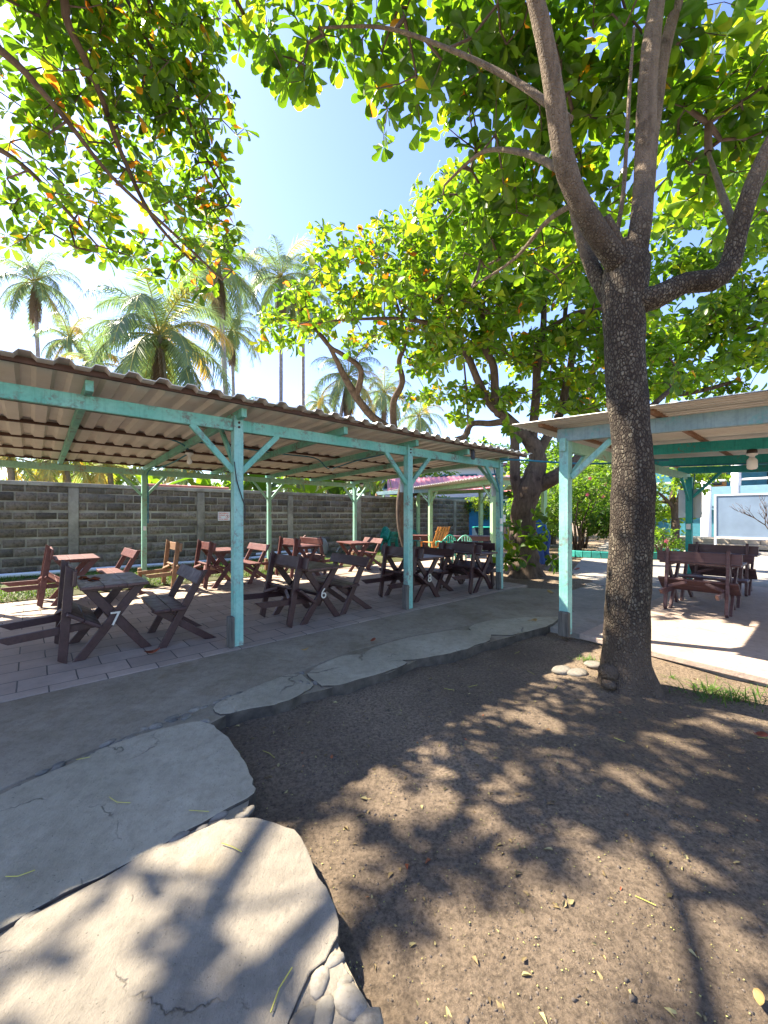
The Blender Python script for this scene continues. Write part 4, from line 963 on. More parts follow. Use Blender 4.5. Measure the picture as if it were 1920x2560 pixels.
# ------------------------------------------------------------------ person sweeping
def skin_chain(name, verts, edges, mat, parent, sub=2, root=0):
    me = bpy.data.meshes.new(name); me.from_pydata([v[:3] for v in verts], edges, []); o = bpy.data.objects.new(name, me); C.objects.link(o); o.parent = parent
    me.materials.append(mat); sk = o.modifiers.new('skin', 'SKIN')
    if not me.skin_vertices: pass
    for i, v in enumerate(verts):
        me.skin_vertices[0].data[i].radius = (v[3], v[4] if len(v) > 4 else v[3])
    me.skin_vertices[0].data[root].use_root = True
    sb = o.modifiers.new('sub', 'SUBSURF'); sb.levels = sub; sb.render_levels = sub
    return o
def make_person():
    t = thing('person', 'person in blue shirt and loose jeans bending to sweep behind the old tree', 'person', gp(1175, 1224), R(115))
    me = bpy.data.meshes.new('body'); o = bpy.data.objects.new('body', me); C.objects.link(o); o.parent = t
    vs = [(0, 0, .86, .13, .10), (.06, 0, 1.0, .12, .09), (.14, 0, 1.14, .135, .10), (.20, 0, 1.25, .14, .09), (.25, 0, 1.32, .05), (.29, 0, 1.38, .05),
          (-.0, .09, .82, .095), (.03, .10, .46, .062), (-.03, .10, .08, .04), (.09, .10, .035, .035),
          (-.0, -.09, .82, .095), (.05, -.10, .46, .062), (.0, -.10, .08, .04), (.12, -.10, .035, .035),
          (.20, .17, 1.23, .055), (.28, .21, 1.0, .042), (.44, .12, .88, .03), (.49, .09, .86, .026),
          (.20, -.17, 1.23, .055), (.30, -.19, .98, .042), (.44, -.04, .98, .03), (.49, .0, .99, .026)]
    es = [(0, 1), (1, 2), (2, 3), (3, 4), (4, 5), (0, 6), (6, 7), (7, 8), (8, 9), (0, 10), (10, 11), (11, 12), (12, 13), (3, 14), (14, 15), (15, 16), (16, 17), (3, 18), (18, 19), (19, 20), (20, 21)]
    me.from_pydata([v[:3] for v in vs], es, []); o.modifiers.new('skin', 'SKIN')
    if len(me.skin_vertices) == 0:
        bpy.context.view_layer.objects.active = o
    for i, v in enumerate(vs):
        me.skin_vertices[0].data[i].radius = (v[3], v[4] if len(v) > 4 else v[3])
    me.skin_vertices[0].data[0].use_root = True
    sb = o.modifiers.new('sub', 'SUBSURF'); sb.levels = 2; sb.render_levels = 2
    me.materials.append(M['skin'])
    # clothes: slightly larger shells
    jn = MB()
    for s in (1, -1):
        jn.tube([(0.0, s * .085, .90), (.01, s * .095, .70), (.04, s * .10, .46), (0.0, s * .10, .22), (-.02, s * .10, .07)], [.125, .118, .098, .10, .112], 14, False)
    jn.tube([(.04, 0, .98), (.01, 0, .90), (0, 0, .82)], [.15, .165, .15], 16)
    jn.build('jeans', M['denim'], t, 0, True)
    sh = MB(); sh.tube([(.0, 0, .92), (.06, 0, 1.02), (.14, 0, 1.16), (.20, 0, 1.27), (.235, 0, 1.315)], [.165, .15, .168, .16, .07], 16)
    for s in (1, -1): sh.tube([(.20, s * .13, 1.25), (.21, s * .19, 1.20), (.25, s * .205, 1.08)], [.075, .07, .062], 12)
    sh.build('shirt', M['shirt'], t, 0, True)
    hd = MB(); pebble(hd, (0, 0, 0), 0.095, 1.22, 1.08); h = hd.build('head', M['skin'], t, 0, True); h.location = (.335, 0, 1.46); h.rotation_euler = (0, 0.5, 0)
    fc = MB(); fc.beam((.098, 0, -.0), (.118, 0, -.025), .02, .02); fc.build('nose', M['skin'], h, 0.004)
    for s in (1, -1):
        e = MB(); pebble(e, (.09, s * .034, .012), .010, 1, 1); e.build('eye', M['hair'], h, 0, True)
        e = MB(); pebble(e, (0, s * .098, -.005), .02, 1.3, .6); e.build('ear', M['skin'], h, 0, True)
    e = MB(); e.box((.093, 0, -.052), (.008, .04, .008)); e.build('mouth', M['redplastic'], h)
    hr = MB(); pebble(hr, (-.022, 0, .028), 0.106, 1.15, 1.02); hr.build('hair', M['hair'], h, 0, True)
    for s, q in ((1, (.49, .09, .86)), (-1, (.49, .0, .99))):
        hm = MB()
        pebble(hm, q, .032, .55, 1.3)
        for k in range(4): hm.tube([(q[0] + .02, q[1] - .024 + .016 * k, q[2] + .01), (q[0] + .052, q[1] - .022 + .015 * k, q[2]), (q[0] + .055, q[1] - .02 + .014 * k, q[2] - .028), (q[0] + .036, q[1] - .018 + .013 * k, q[2] - .04)], [.0085, .008, .0075, .006], 6)
        hm.tube([(q[0], q[1] + s * .03, q[2]), (q[0] + .03, q[1] + s * .036, q[2] - .015), (q[0] + .045, q[1] + s * .02, q[2] - .03)], [.010, .009, .007], 6)
        hm.build('hand', M['skin'], t, 0, True)
    br = thing('broom', 'blue handled broom with red bristles held by the person', 'broom', t.location, R(115))
    MB().tube([(.42, -.06, 1.18), (.56, .14, .62), (.68, .32, .14)], 0.013, 8).build('handle', M['cable'], br, 0, True)
    MB().add([(.60, .28, .16), (.76, .28, .16), (.76, .38, .16), (.60, .38, .16), (.54, .28, 0), (.86, .28, 0), (.86, .42, 0), (.54, .42, 0)], [(0, 1, 2, 3), (7, 6, 5, 4), (0, 4, 5, 1), (1, 5, 6, 2), (2, 6, 7, 3), (3, 7, 4, 0)]).build('bristles', M['redplastic'], br, 0.01)
make_person()

# ------------------------------------------------------------------ trees
def nrm(a): return a / np.maximum(np.linalg.norm(a, axis=-1, keepdims=True), 1e-9)
ROWS_HI = ([0, .22, .5, .78, .94, 1.0], [.05, .34, .72, 1.0, .72, .12])
ROWS_LO = ([0, .35, .75, 1.0], [.08, .6, 1.0, .25])
ROWS_NARROW = ([0, .2, .45, .7, .88, 1.0], [.08, .62, 1.0, .85, .5, .06])
def leaf_arrays(pos, d, n, L, W, tint, rows=ROWS_HI, curl=0.18, fold=0.16):
    t = np.array(rows[0]); w_ = np.array(rows[1]); N = len(pos); m = len(t)
    d = nrm(d); s = nrm(np.cross(d, n)); n = np.cross(s, d)
    cv = curl * RNG.uniform(-0.4, 2.3, N); fv = (fold * RNG.uniform(0.1, 2.2, N))[:, None]; L = L * np.where(RNG.random(N) < .12, .62, 1.0)
    out = np.zeros((N, m, 3, 3))
    for k in range(m):
        mid = pos + d * (L * t[k])[:, None] - n * (L * cv * t[k] ** 2)[:, None]
        hw = (W * w_[k] / 2)[:, None]; up = n * (hw * fv * 2)
        out[:, k, 0] = mid - s * hw + up; out[:, k, 1] = mid; out[:, k, 2] = mid + s * hw + up
    Vv = out.reshape(-1, 3); base = (np.arange(N) * m * 3)[:, None]
    q = []
    for k in range(m - 1):
        for j in (0, 1): q.append([k * 3 + j, k * 3 + j + 1, k * 3 + 4 + j, k * 3 + 3 + j])
    Q = (base[:, None, :] + np.array(q)[None]).reshape(-1, 4)
    return Vv, Q, np.repeat(tint, m * 3)
def edge_tubes(P0, P1, r0, r1, n=5):
    d = nrm(P1 - P0); ref = np.where(np.abs(d[:, 2:3]) > .9, np.array([[1., 0, 0]]), np.array([[0, 0, 1.]]))
    a = nrm(np.cross(d, ref)); b = np.cross(d, a); N = len(P0); out = np.zeros((N, 2 * n, 3))
    for k in range(n):
        t = 2 * math.pi * k / n; o = a * math.cos(t) + b * math.sin(t)
        out[:, k] = P0 + o * r0[:, None]; out[:, n + k] = P1 + o * r1[:, None]
    q = np.array([[k, (k + 1) % n, n + (k + 1) % n, n + k] for k in range(n)])
    return out.reshape(-1, 3), ((np.arange(N) * 2 * n)[:, None, None] + q[None]).reshape(-1, 4)
def grow(skel, tips, step=0.22, tip_r=0.0035, sag=0.05):
    """join every tip to the nearest existing wood; returns edges with radii and tip directions"""
    nodes = [np.array(p) for p in skel]; par = [-1] * len(nodes)
    cnt0 = len(nodes); arr = np.zeros((len(skel) + len(tips) * 14 + 10, 3)); arr[:cnt0] = np.array(skel); n = cnt0
    D = np.min(np.linalg.norm(tips[:, None, :] - np.array(skel)[None, ::3], axis=2), axis=1)
    order = np.argsort(D); tipnode = {}; tipdir = np.zeros_like(tips)
    for i in order:
        p = tips[i]; dd = np.linalg.norm(arr[:n] - p, axis=1); dd[cnt0:n] *= 1.0
        j = int(np.argmin(dd)); L = np.linalg.norm(p - arr[j]); k = max(1, int(L / step)); k = min(k, 12)
        a = arr[j].copy(); prev = j; bow = RNG.normal(0, .06 * L, 3); bow[2] += sag * L
        for s in range(1, k + 1):
            t = s / k; q = a + (p - a) * t + bow * math.sin(math.pi * t)
            if s < k: q = q + RNG.normal(0, .012, 3)
            if n >= len(arr): break
            arr[n] = q; par.append(prev); prev = n; n += 1
        tipnode[i] = prev; tipdir[i] = p - (arr[par[prev]] if par[prev] >= 0 else a)
    w_ = np.zeros(n)
    for i in tipnode.values(): w_[i] += 1
    for k in range(n - 1, cnt0 - 1, -1):
        if par[k] >= 0: w_[par[k]] += w_[k]
    idx = np.arange(cnt0, n); pa = np.array(par[cnt0:n])
    r = tip_r * np.maximum(1, w_) ** 0.45
    rp = np.where(pa >= cnt0, r[np.maximum(pa, 0)], r[idx] * 1.15)
    return arr[pa], arr[idx], np.minimum(rp, r[idx] * 1.6), r[idx], nrm(tipdir)
def rosettes(tips, tdir, Lm, nleaf, rows, width=0.52, orange=0.04, bias=0.0, droop=0.25):
    N = len(tips); k = RNG.integers(nleaf[0], nleaf[1] + 1, N); rep = np.repeat(np.arange(N), k); T = len(rep)
    axis = nrm(tdir[rep] * 0.6 + np.array([0, 0, 0.55]) + RNG.normal(0, .25, (N, 3))[rep])
    ref = np.tile(np.array([[0.31, 0.82, 0.47]]), (T, 1)); a = nrm(np.cross(axis, ref)); b = np.cross(axis, a)
    ang = np.concatenate([np.arange(c) * 2.399 for c in k]) + RNG.uniform(0, 6.28, N)[rep] + RNG.normal(0, .25, T)
    el = RNG.uniform(R(-15), R(55), T)
    d = (a * np.cos(ang)[:, None] + b * np.sin(ang)[:, None]) * np.cos(el)[:, None] + axis * np.sin(el)[:, None]
    d[:, 2] -= droop * RNG.uniform(0, 1.6, T); d = nrm(d)
    nn = nrm(axis + RNG.normal(0, .35, (T, 3)))
    L = Lm * RNG.uniform(.62, 1.15, T) * RNG.uniform(.8, 1.15, N)[rep]
    t = np.clip(RNG.beta(2.2, 2.2, N)[rep] * .8 + RNG.normal(0, .10, T) + bias, 0, .86)
    og = RNG.random(T) < orange; t[og] = RNG.uniform(.88, 1.0, og.sum())
    pos = tips[rep] + d * 0.015
    return leaf_arrays(pos, d, nn, L, L * width * RNG.uniform(.85, 1.15, T), t, rows)
def chain(pts, dens=0.12):
    """pts: list of (Vector, r) -> smooth polyline"""
    P = [Vector(p) for p, _ in pts]; rr = [r for _, r in pts]; out = []; ro = []
    for i in range(len(P) - 1):
        a = P[max(0, i - 1)]; b = P[i]; c = P[i + 1]; d = P[min(len(P) - 1, i + 2)]; n = max(2, int((c - b).length / dens))
        for k in range(n):
            t = k / n; out.append(0.5 * ((2 * b) + (c - a) * t + (2 * a - 5 * b + 4 * c - d) * t * t + (3 * b - a - 3 * c + d) * t ** 3)); ro.append(rr[i] + (rr[i + 1] - rr[i]) * t)
    out.append(P[-1]); ro.append(rr[-1]); return out, ro
def wood_tube(pts, rad, n=20, lump=0.06, freq=2.2, seed=0.0, flare=None):
    vs = []; fs = []; ref = Vector((0.13, 0.97, 0.21)); 
    for i, p in enumerate(pts):
        d = (pts[min(i + 1, len(pts) - 1)] - pts[max(i - 1, 0)]).normalized(); a = (ref - d * ref.dot(d)).normalized(); b = d.cross(a); ref = a
        for k in range(n):
            t = 2 * math.pi * k / n; o = a * math.cos(t) + b * math.sin(t); r = rad[i]
            q = p + o * r
            f = 1 + lump * 1.6 * mnoise.noise(q * freq * 1.0 + Vector((seed, 0, 0))) + lump * mnoise.noise(q * freq * 3.1 + Vector((0, seed, 0)))
            if flare:
                z0, z1, am = flare
                if p.z < z1: f *= 1 + am * ((z1 - p.z) / (z1 - z0)) ** 1.6 * (0.55 + 0.45 * math.sin(5 * t + seed) + 0.25 * math.sin(3 * t + 1))
            vs.append(p + o * r * f)
    for i in range(len(pts) - 1):
        for k in range(n): fs.append((i * n + k, i * n + (k + 1) % n, (i + 1) * n + (k + 1) % n, (i + 1) * n + k))
    fs += [tuple(range(n - 1, -1, -1)), tuple(range((len(pts) - 1) * n, len(pts) * n))]
    return vs, fs
SKY_GAP = [(485, 0), (500, 60), (500, 110), (540, 172), (580, 200), (620, 250), (700, 225), (790, 215), (815, 320), (900, 345), (935, 320), (955, 335), (885, 385), (862, 450), (720, 462), (650, 478), (636, 530), (565, 590), (545, 640), (520, 640), (548, 590), (548, 480), (520, 420), (558, 330), (520, 250), (508, 170), (480, 130), (465, 60)]
PALM_GAP = [(-60, 500), (60, 540), (150, 600), (230, 620), (330, 650), (470, 670), (520, 650), (545, 640), (540, 780), (640, 800), (720, 800), (760, 880), (830, 905), (700, 905), (400, 810), (0, 740), (-60, 700)]
def project(p):
    p = np.asarray(p); Y = np.maximum(p[:, 1], .05); return (960 + p[:, 0] / Y * F) / DS, (1290 - (p[:, 2] - CAMH) / Y * F) / DS
def blob_points(blobs, spacing):
    out = []
    for bl in blobs:
        c, r = bl[0], bl[1]; fl = bl[2] if len(bl) > 2 else 0.75
        sm_ = bl[3] if len(bl) > 3 else 1.0; n = int(4.19 * r ** 3 * fl / (spacing * sm_) ** 3) + 2
        q = RNG.normal(0, 1, (n * 2, 3)); q = nrm(q) * (RNG.random((n * 2, 1)) ** (1 / 2.4)); q[:, 2] *= fl
        lump = 1 + 0.25 * np.sin(q[:, 0] * 7 + r * 9) * np.cos(q[:, 1] * 6 + r * 5)
        q = np.array(c)[None] + q * r * lump[:, None]; out.append(q[:n])
    P = np.concatenate(out); keep = []
    cell = {}
    for i, p in enumerate(P):
        key = tuple((p / spacing).astype(int)); c_ = cell.get(key, 0)
        if c_ < 2: cell[key] = c_ + 1; keep.append(i)
    return P[keep]
def cull(P, gaps, soft=14):
    x, y = project(P); x = x + RNG.normal(0, soft, len(P)); y = y + RNG.normal(0, soft, len(P)); k = np.ones(len(P), bool)
    for gpoly in gaps: k &= ~(inpoly(x, y, gpoly) & (P[:, 1] > 0.3))
    return P[k]
def tree(name, label, trunk, limbs, blobs, spacing, leafL, nleaf, matT, matL, group=None, base=None, rows=ROWS_HI, orange=.04, bias=0.0, gaps=(), flare=None, extra=None, leafmat='leaf', mask=None, tseed=1.0, lump=.06, droop=.25, sag=.05, nseg=20, keepout=None, width=.52):
    root = thing(name, label, 'tree', base or trunk[0][0], 0, group); off = Vector(root.location)
    mb = MB(); pts, rad = chain(trunk, .06 if nseg > 20 else .12); skel = [tuple(p) for p in pts[int(len(pts) * .7):]]
    vs, fs = wood_tube([p for p in pts], rad, nseg, lump, 2.2, tseed, flare); mb.add([Vector(v) - off for v in vs], fs)
    mb.build('trunk', matT, root, 0, True)
    for lb in limbs:
        p2, r2 = chain(lb, .08); skel += [tuple(p) for p in p2]
        vs, fs = wood_tube(p2, r2, 12, .05, 3.0, tseed + 1); MB().add([Vector(v) - off for v in vs], fs).build('limb', matL, root, 0, True)
    if blobs:
        tips = blob_points(blobs, spacing); tips = cull(tips, gaps)
        if mask is not None: tips = tips[mask(tips)]
        if keepout is not None: tips = tips[~keepout(tips)]
        P0, P1, r0, r1, td = grow(skel, tips, sag=sag)
        o_ = np.array(off)
        Vv, Q = edge_tubes(P0 - o_, P1 - o_, r0, r1, 5); npmesh('twigs', Vv, Q, M['twig'], root)
        Vv, Q, tt = rosettes(tips - o_, td, leafL, nleaf, rows, width, orange, bias, droop)
        npmesh('crown', Vv, Q, M[leafmat], root, tt)
        print(name, 'tips', len(tips), 'faces', len(Q))
    return root

def b(dx, dy, Y, r, fl=.5): return (tuple(at(dx, dy, Y)), r, fl)
def nearer(bl, d):
    o = []
    for q in bl:
        p = Vector(q[0]); c0 = Vector((0, 0, CAMH)); k = (p.y - d) / p.y; o.append((tuple(c0 + (p - c0) * k), q[1] * .9, q[2], 1.4))
    return o
# --- big tree right of centre
TA = gp(1357, 1484, -.06)
def a(dx, dy, r, Y=3.55): return (at(dx, dy, Y), r)
trunkA = [(TA + Vector((0, 0, -.12)), .235), a(1356, 1470, .215), a(1352, 1430, .192), a(1354, 1380, .18), a(1357, 1300, .172), a(1362, 1200, .168), a(1366, 1100, .168), a(1366, 1000, .163), a(1358, 900, .157), a(1350, 800, .157), a(1347, 720, .163), a(1346, 660, .175), a(1350, 610, .19), a(1354, 570, .185), a(1352, 540, .14), a(1350, 520, .06)]
limbsA = [
 [a(1340, 575, .10, 3.5), a(1305, 525, .092, 3.46), a(1262, 455, .085, 3.42), a(1226, 375, .082, 3.38), a(1206, 270, .078, 3.33), a(1185, 130, .072, 3.25), a(1150, -30, .064, 3.15), a(1105, -220, .05, 3.0), a(1040, -420, .03, 2.9)],
 [a(1365, 575, .10, 3.5), a(1383, 490, .09, 3.46), a(1391, 380, .082), a(1396, 250, .078), a(1406, 100, .072), a(1428, -40, .064), a(1470, -250, .045), a(1500, -450, .03)],
 [a(1372, 560, .07, 3.66), a(1396, 430, .058, 3.75), a(1412, 270, .056, 3.8), a(1440, 90, .052, 3.8), a(1478, -40, .045, 3.8), a(1540, -250, .03, 3.8)],
 [a(1365, 655, .11, 3.5), a(1420, 642, .098, 3.44), a(1480, 612, .085, 3.4), a(1538, 606, .088, 3.35), a(1575, 575, .078, 3.33), a(1592, 510, .068, 3.3), a(1620, 415, .062, 3.25), a(1660, 320, .055, 3.2), a(1740, 180, .04, 3.1), a(1850, 0, .025, 3.0)],
 [a(1325, 660, .08, 3.66), a(1290, 600, .07, 3.8), a(1262, 530, .062, 3.95), a(1240, 440, .055, 4.1), a(1222, 330, .045, 4.3), a(1180, 200, .03, 4.6)],
 [a(1345, 545, .05, 3.48), a(1322, 500, .048, 3.45), a(1308, 468, .036, 3.43)],
 [a(1330, 520, .02, 3.5), a(1346, 420, .018, 3.48), a(1354, 300, .016, 3.45), a(1362, 160, .013, 3.42), a(1370, 60, .01, 3.4)],
 [a(1230, 260, .035, 3.35), a(1120, 180, .03, 3.8), a(980, 110, .024, 4.2), a(830, 60, .018, 4.5), a(690, 60, .012, 4.7)],
 [a(1226, 375, .035, 3.4), a(1130, 330, .03, 4.2), a(1040, 330, .022, 4.9), a(960, 400, .015, 5.4)],
 [a(1240, 440, .03, 4.1), a(1180, 480, .028, 4.7), a(1110, 560, .02, 5.4), a(1020, 620, .014, 6.0)],
 [a(1592, 510, .035, 3.3), a(1560, 420, .03, 4.0), a(1530, 330, .02, 4.6)],
]
blobsA = [b(1480, 70, 4.0, .45), b(1310, 120, 4.4, .8), b(1180, 60, 4.4, .8), b(1050, 100, 4.6, .8), b(930, 60, 4.8, .8), b(810, 90, 4.9, .62), b(700, 70, 4.9, .6), b(610, 120, 4.9, .5), b(560, 60, 4.9, .5), b(1000, 220, 5.0, .6), b(1130, 250, 5.0, .8), b(1260, 300, 5.0, .75), b(1320, 220, 4.8, .7), b(1280, 440, 5.6, .7), b(1150, 420, 5.6, .75), b(1040, 420, 5.8, .6), b(1100, 540, 6.2, .7), b(980, 470, 6.2, .6), b(1240, 580, 6.3, .6),
  b(1560, 180, 4.6, .7), b(1640, 100, 4.4, .6), b(1480, 260, 4.8, .7), b(1620, 300, 5.0, .7), b(1500, 400, 5.4, .6), b(1640, 450, 5.4, .5), b(850, 180, 5.0, .35), b(910, 260, 5.2, .3), b(840, 300, 5.3, .22), b(640, 200, 4.9, .25)]
for q in [(2.0, 3.0, 7.2, .9), (3.4, 3.0, 6.9, .9), (4.2, 3.6, 6.0, .8), (1.8, 4.6, 7.6, .8), (3.4, 1.6, 6.3, .8)]: blobsA.append((q[:3], q[3], .35, 1.3))
def keepA(P):
    x, y = project(P); return (P[:, 1] < 3.75) & (P[:, 1] > .5) & (x > 1130) & (x < 1700) & (y > -40) & (y < 900)
# crown tips are cut away so sun falls on these ground patches
LIT = [([(40, 2090), (180, 2010), (250, 2040), (330, 2100), (350, 2180), (300, 2230), (0, 2260), (-60, 2160)]), ([(300, 1900), (390, 1850), (500, 1800), (620, 1800), (680, 1880), (700, 1960), (640, 2060), (560, 2130), (470, 2090), (480, 1990), (380, 1990), (310, 1950)]),
       ([(780, 1690), (850, 1650), (960, 1600), (1050, 1610), (1110, 1660), (1140, 1700), (1060, 1730), (900, 1720)]), ([(1010, 1480), (1150, 1470), (1250, 1510), (1250, 1560), (1120, 1570), (1040, 1540)]), ([(900, 2010), (980, 1960), (1100, 2010), (1150, 2120), (1000, 2180), (860, 2130), (750, 2020), (800, 1980)]),
       ([(1290, 1640), (1420, 1600), (1560, 1650), (1640, 1690), (1520, 1700), (1380, 1690)]), ([(1340, 1790), (1450, 1790), (1540, 1870), (1500, 1890), (1400, 1840)]), ([(1560, 1950), (1640, 1990), (1659, 2080), (1600, 2060)]), ([(1400, 1500), (1560, 1480), (1700, 1560), (1560, 1600)]), ([(640, 1785), (700, 1765), (770, 1800), (740, 1850), (660, 1840)]),
       [(1060, 1580), (1240, 1600), (1400, 1680), (1250, 1690)], [(1290, 1700), (1480, 1750), (1659, 1850), (1659, 1920), (1450, 1790)], [(1440, 1600), (1500, 1570), (1659, 1640), (1659, 1690)], [(1100, 1430), (1200, 1440), (1330, 1520), (1250, 1510)], [(1180, 1760), (1300, 1800), (1400, 1900), (1280, 1870)], [(1120, 1990), (1230, 1940), (1290, 2010), (1200, 2060)], [(600, 1990), (690, 2010), (650, 2060)], [(1420, 1960), (1560, 2010), (1640, 2110), (1500, 2080)]]
LITW = [grow_poly([(gp(p_, q_, -.05).x, gp(p_, q_, -.05).y) for p_, q_ in poly], .10) for poly in LIT]
def maskL(P, pr=.9):
    t = (P[:, 2] + .05) / SUN.z; gx = P[:, 0] - SUN.x * t; gy = P[:, 1] - SUN.y * t; k = np.ones(len(P), bool)
    x, y = project(P); seen = (P[:, 1] > .5) & (x > -20) & (x < 560) & (y > -20) & (y < 700)
    pv = np.where(seen & (y > 230), .45, np.where(seen, .72, pr))
    for poly in LITW:
        ins = inpoly(gx, gy, poly); k &= ~(ins & (RNG.random(len(P)) < pv))
    return k
tree('almond_tree', 'big tree with pale cracked bark trunk and forked limbs right of centre', trunkA, limbsA, blobsA, .272, .225, (6, 9), M['barkA'], M['barkA'], base=TA, orange=.012, bias=.08, gaps=(SKY_GAP,), flare=(-.15, .28, .32), keepout=keepA, nseg=40, lump=.05, mask=lambda P: maskL(P, .95))
bt_ = [o for o in C.objects if o.get('label', '').startswith('big tree with pale')][0]
bm_ = MB(); q = at(1316, 1452, 3.47) - TA; pebble(bm_, q, .075, 1.0, 1.1); pebble(bm_, q + Vector((.05, .02, -.07)), .085, .8, 1.2, .5); pebble(bm_, q + Vector((-.02, -.03, -.09)), .06, .7, 1.3, 1.0)
bm_.build('burl', M['barkA'], bt_, 0, True)
# --- tree whose trunk stands out of view on the left, branches overhead
TL = Vector((-4.9, -0.3, -.1))
trunkL = [(TL, .26), (Vector((-4.85, -.25, 1.2)), .2), (Vector((-4.8, -.1, 2.6)), .18), (Vector((-4.7, .2, 4.0)), .17), (Vector((-4.6, .5, 4.8)), .14)]
def l(dx, dy, Y, r): return (at(dx, dy, Y), r)
limbsL = [
 [(Vector((-4.65, .4, 4.5)), .09), (Vector((-4.0, 1.6, 6.0)), .07), l(60, -110, 3.3, .042), l(150, 60, 3.6, .032), l(215, 200, 4.0, .027), l(262, 330, 4.4, .022), l(330, 470, 4.8, .022), l(420, 570, 5.1, .012)],
 [(Vector((-4.7, .3, 4.4)), .11), (Vector((-4.3, 1.8, 5.4)), .09), l(-60, 60, 3.2, .034), l(110, 220, 3.7, .024), l(240, 380, 4.3, .019), l(370, 500, 4.8, .018), l(480, 605, 5.2, .01)],
 [(Vector((-4.7, .3, 4.2)), .10), (Vector((-4.9, 2.0, 4.9)), .08), l(-120, 260, 3.5, .03), l(40, 350, 3.9, .02), l(130, 440, 4.3, .02), l(210, 530, 4.6, .010)],
 [(Vector((-4.0, 1.6, 6.0)), .07), l(170, -120, 3.6, .03), l(300, 60, 4.0, .023), l(380, 200, 4.4, .018), l(440, 330, 4.8, .016), l(500, 430, 5.0, .01)],
 [(Vector((-4.6, .5, 4.8)), .1), (Vector((-5.6, 2.2, 6.2)), .08), (Vector((-6.2, 4.0, 7.0)), .05), (Vector((-6.0, 5.6, 7.3)), .03)],
 [(Vector((-4.3, 1.2, 5.5)), .07), (Vector((-3.0, 2.4, 6.8)), .05), (Vector((-2.0, 3.6, 7.2)), .035), (Vector((-1.6, 4.6, 7.2)), .02)],
]
blobsL = [b(70, 60, 3.8, .6), b(210, 60, 3.9, .6), b(340, 70, 4.1, .6), b(440, 60, 4.3, .42), b(90, 200, 4.0, .55), b(220, 210, 4.2, .6), b(340, 220, 4.4, .6), b(440, 200, 4.6, .45), b(300, 330, 4.6, .55), b(410, 330, 4.8, .5), b(190, 330, 4.4, .5), b(370, 430, 4.9, .45), b(460, 430, 5.0, .38), b(440, 530, 5.1, .35), b(380, 560, 5.1, .3), b(490, 500, 5.1, .25), b(440, 600, 5.2, .2), b(60, 320, 4.0, .35), b(30, 440, 4.2, .28), b(130, 420, 4.4, .25), b(240, 450, 4.6, .3), b(300, 550, 4.9, .26), b(160, 500, 4.6, .18), b(330, 600, 5.1, .2), b(480, 560, 5.1, .25), b(400, 600, 5.1, .22), b(400, 480, 5.0, .4), b(470, 350, 4.9, .35), b(350, 520, 5.0, .35), b(440, 640, 5.2, .14), b(270, 560, 4.8, .2), b(80, 500, 4.4, .18), b(60, 400, 4.1, .4), b(120, 480, 4.3, .3), b(20, 520, 4.2, .2), b(200, 470, 4.5, .35), b(270, 500, 4.7, .35), b(210, 540, 4.7, .12)]
for q in [(-5.4, 3.4, 6.2, .9), (-6.6, 2.6, 5.9, 1.0), (-5.6, 1.6, 5.6, .9), (-4.4, 2.2, 6.0, .8), (-3.4, 4.4, 7.0, .7), (-4.6, 4.8, 7.2, .8), (-6.2, 4.2, 6.9, .8), (-2.4, 4.5, 7.4, .8), (-1.5, 3.8, 7.1, .7), (-7.0, 3.4, 6.4, .9), (-3.4, 3.4, 6.6, .7), (-5.2, 4.2, 6.6, .8), (-2.0, 3.1, 6.4, .7), (-3.1, 3.0, 6.5, .7), (-4.1, 3.0, 6.2, .7), (-1.2, 2.5, 6.2, .6), (-2.5, 2.3, 6.2, .6)]: blobsL.append((q[:3], q[3], .4, 1.3))  # crown parts mostly out of view, added to shade the ground
tree('almond_tree', 'tree with drooping leafy branches and orange leaves over the upper left', trunkL, limbsL, blobsL, .19, .152, (6, 8), M['limbA'], M['limbL'], base=TL, orange=.075, gaps=(SKY_GAP, PALM_GAP), mask=maskL, droop=.3, bias=.02)
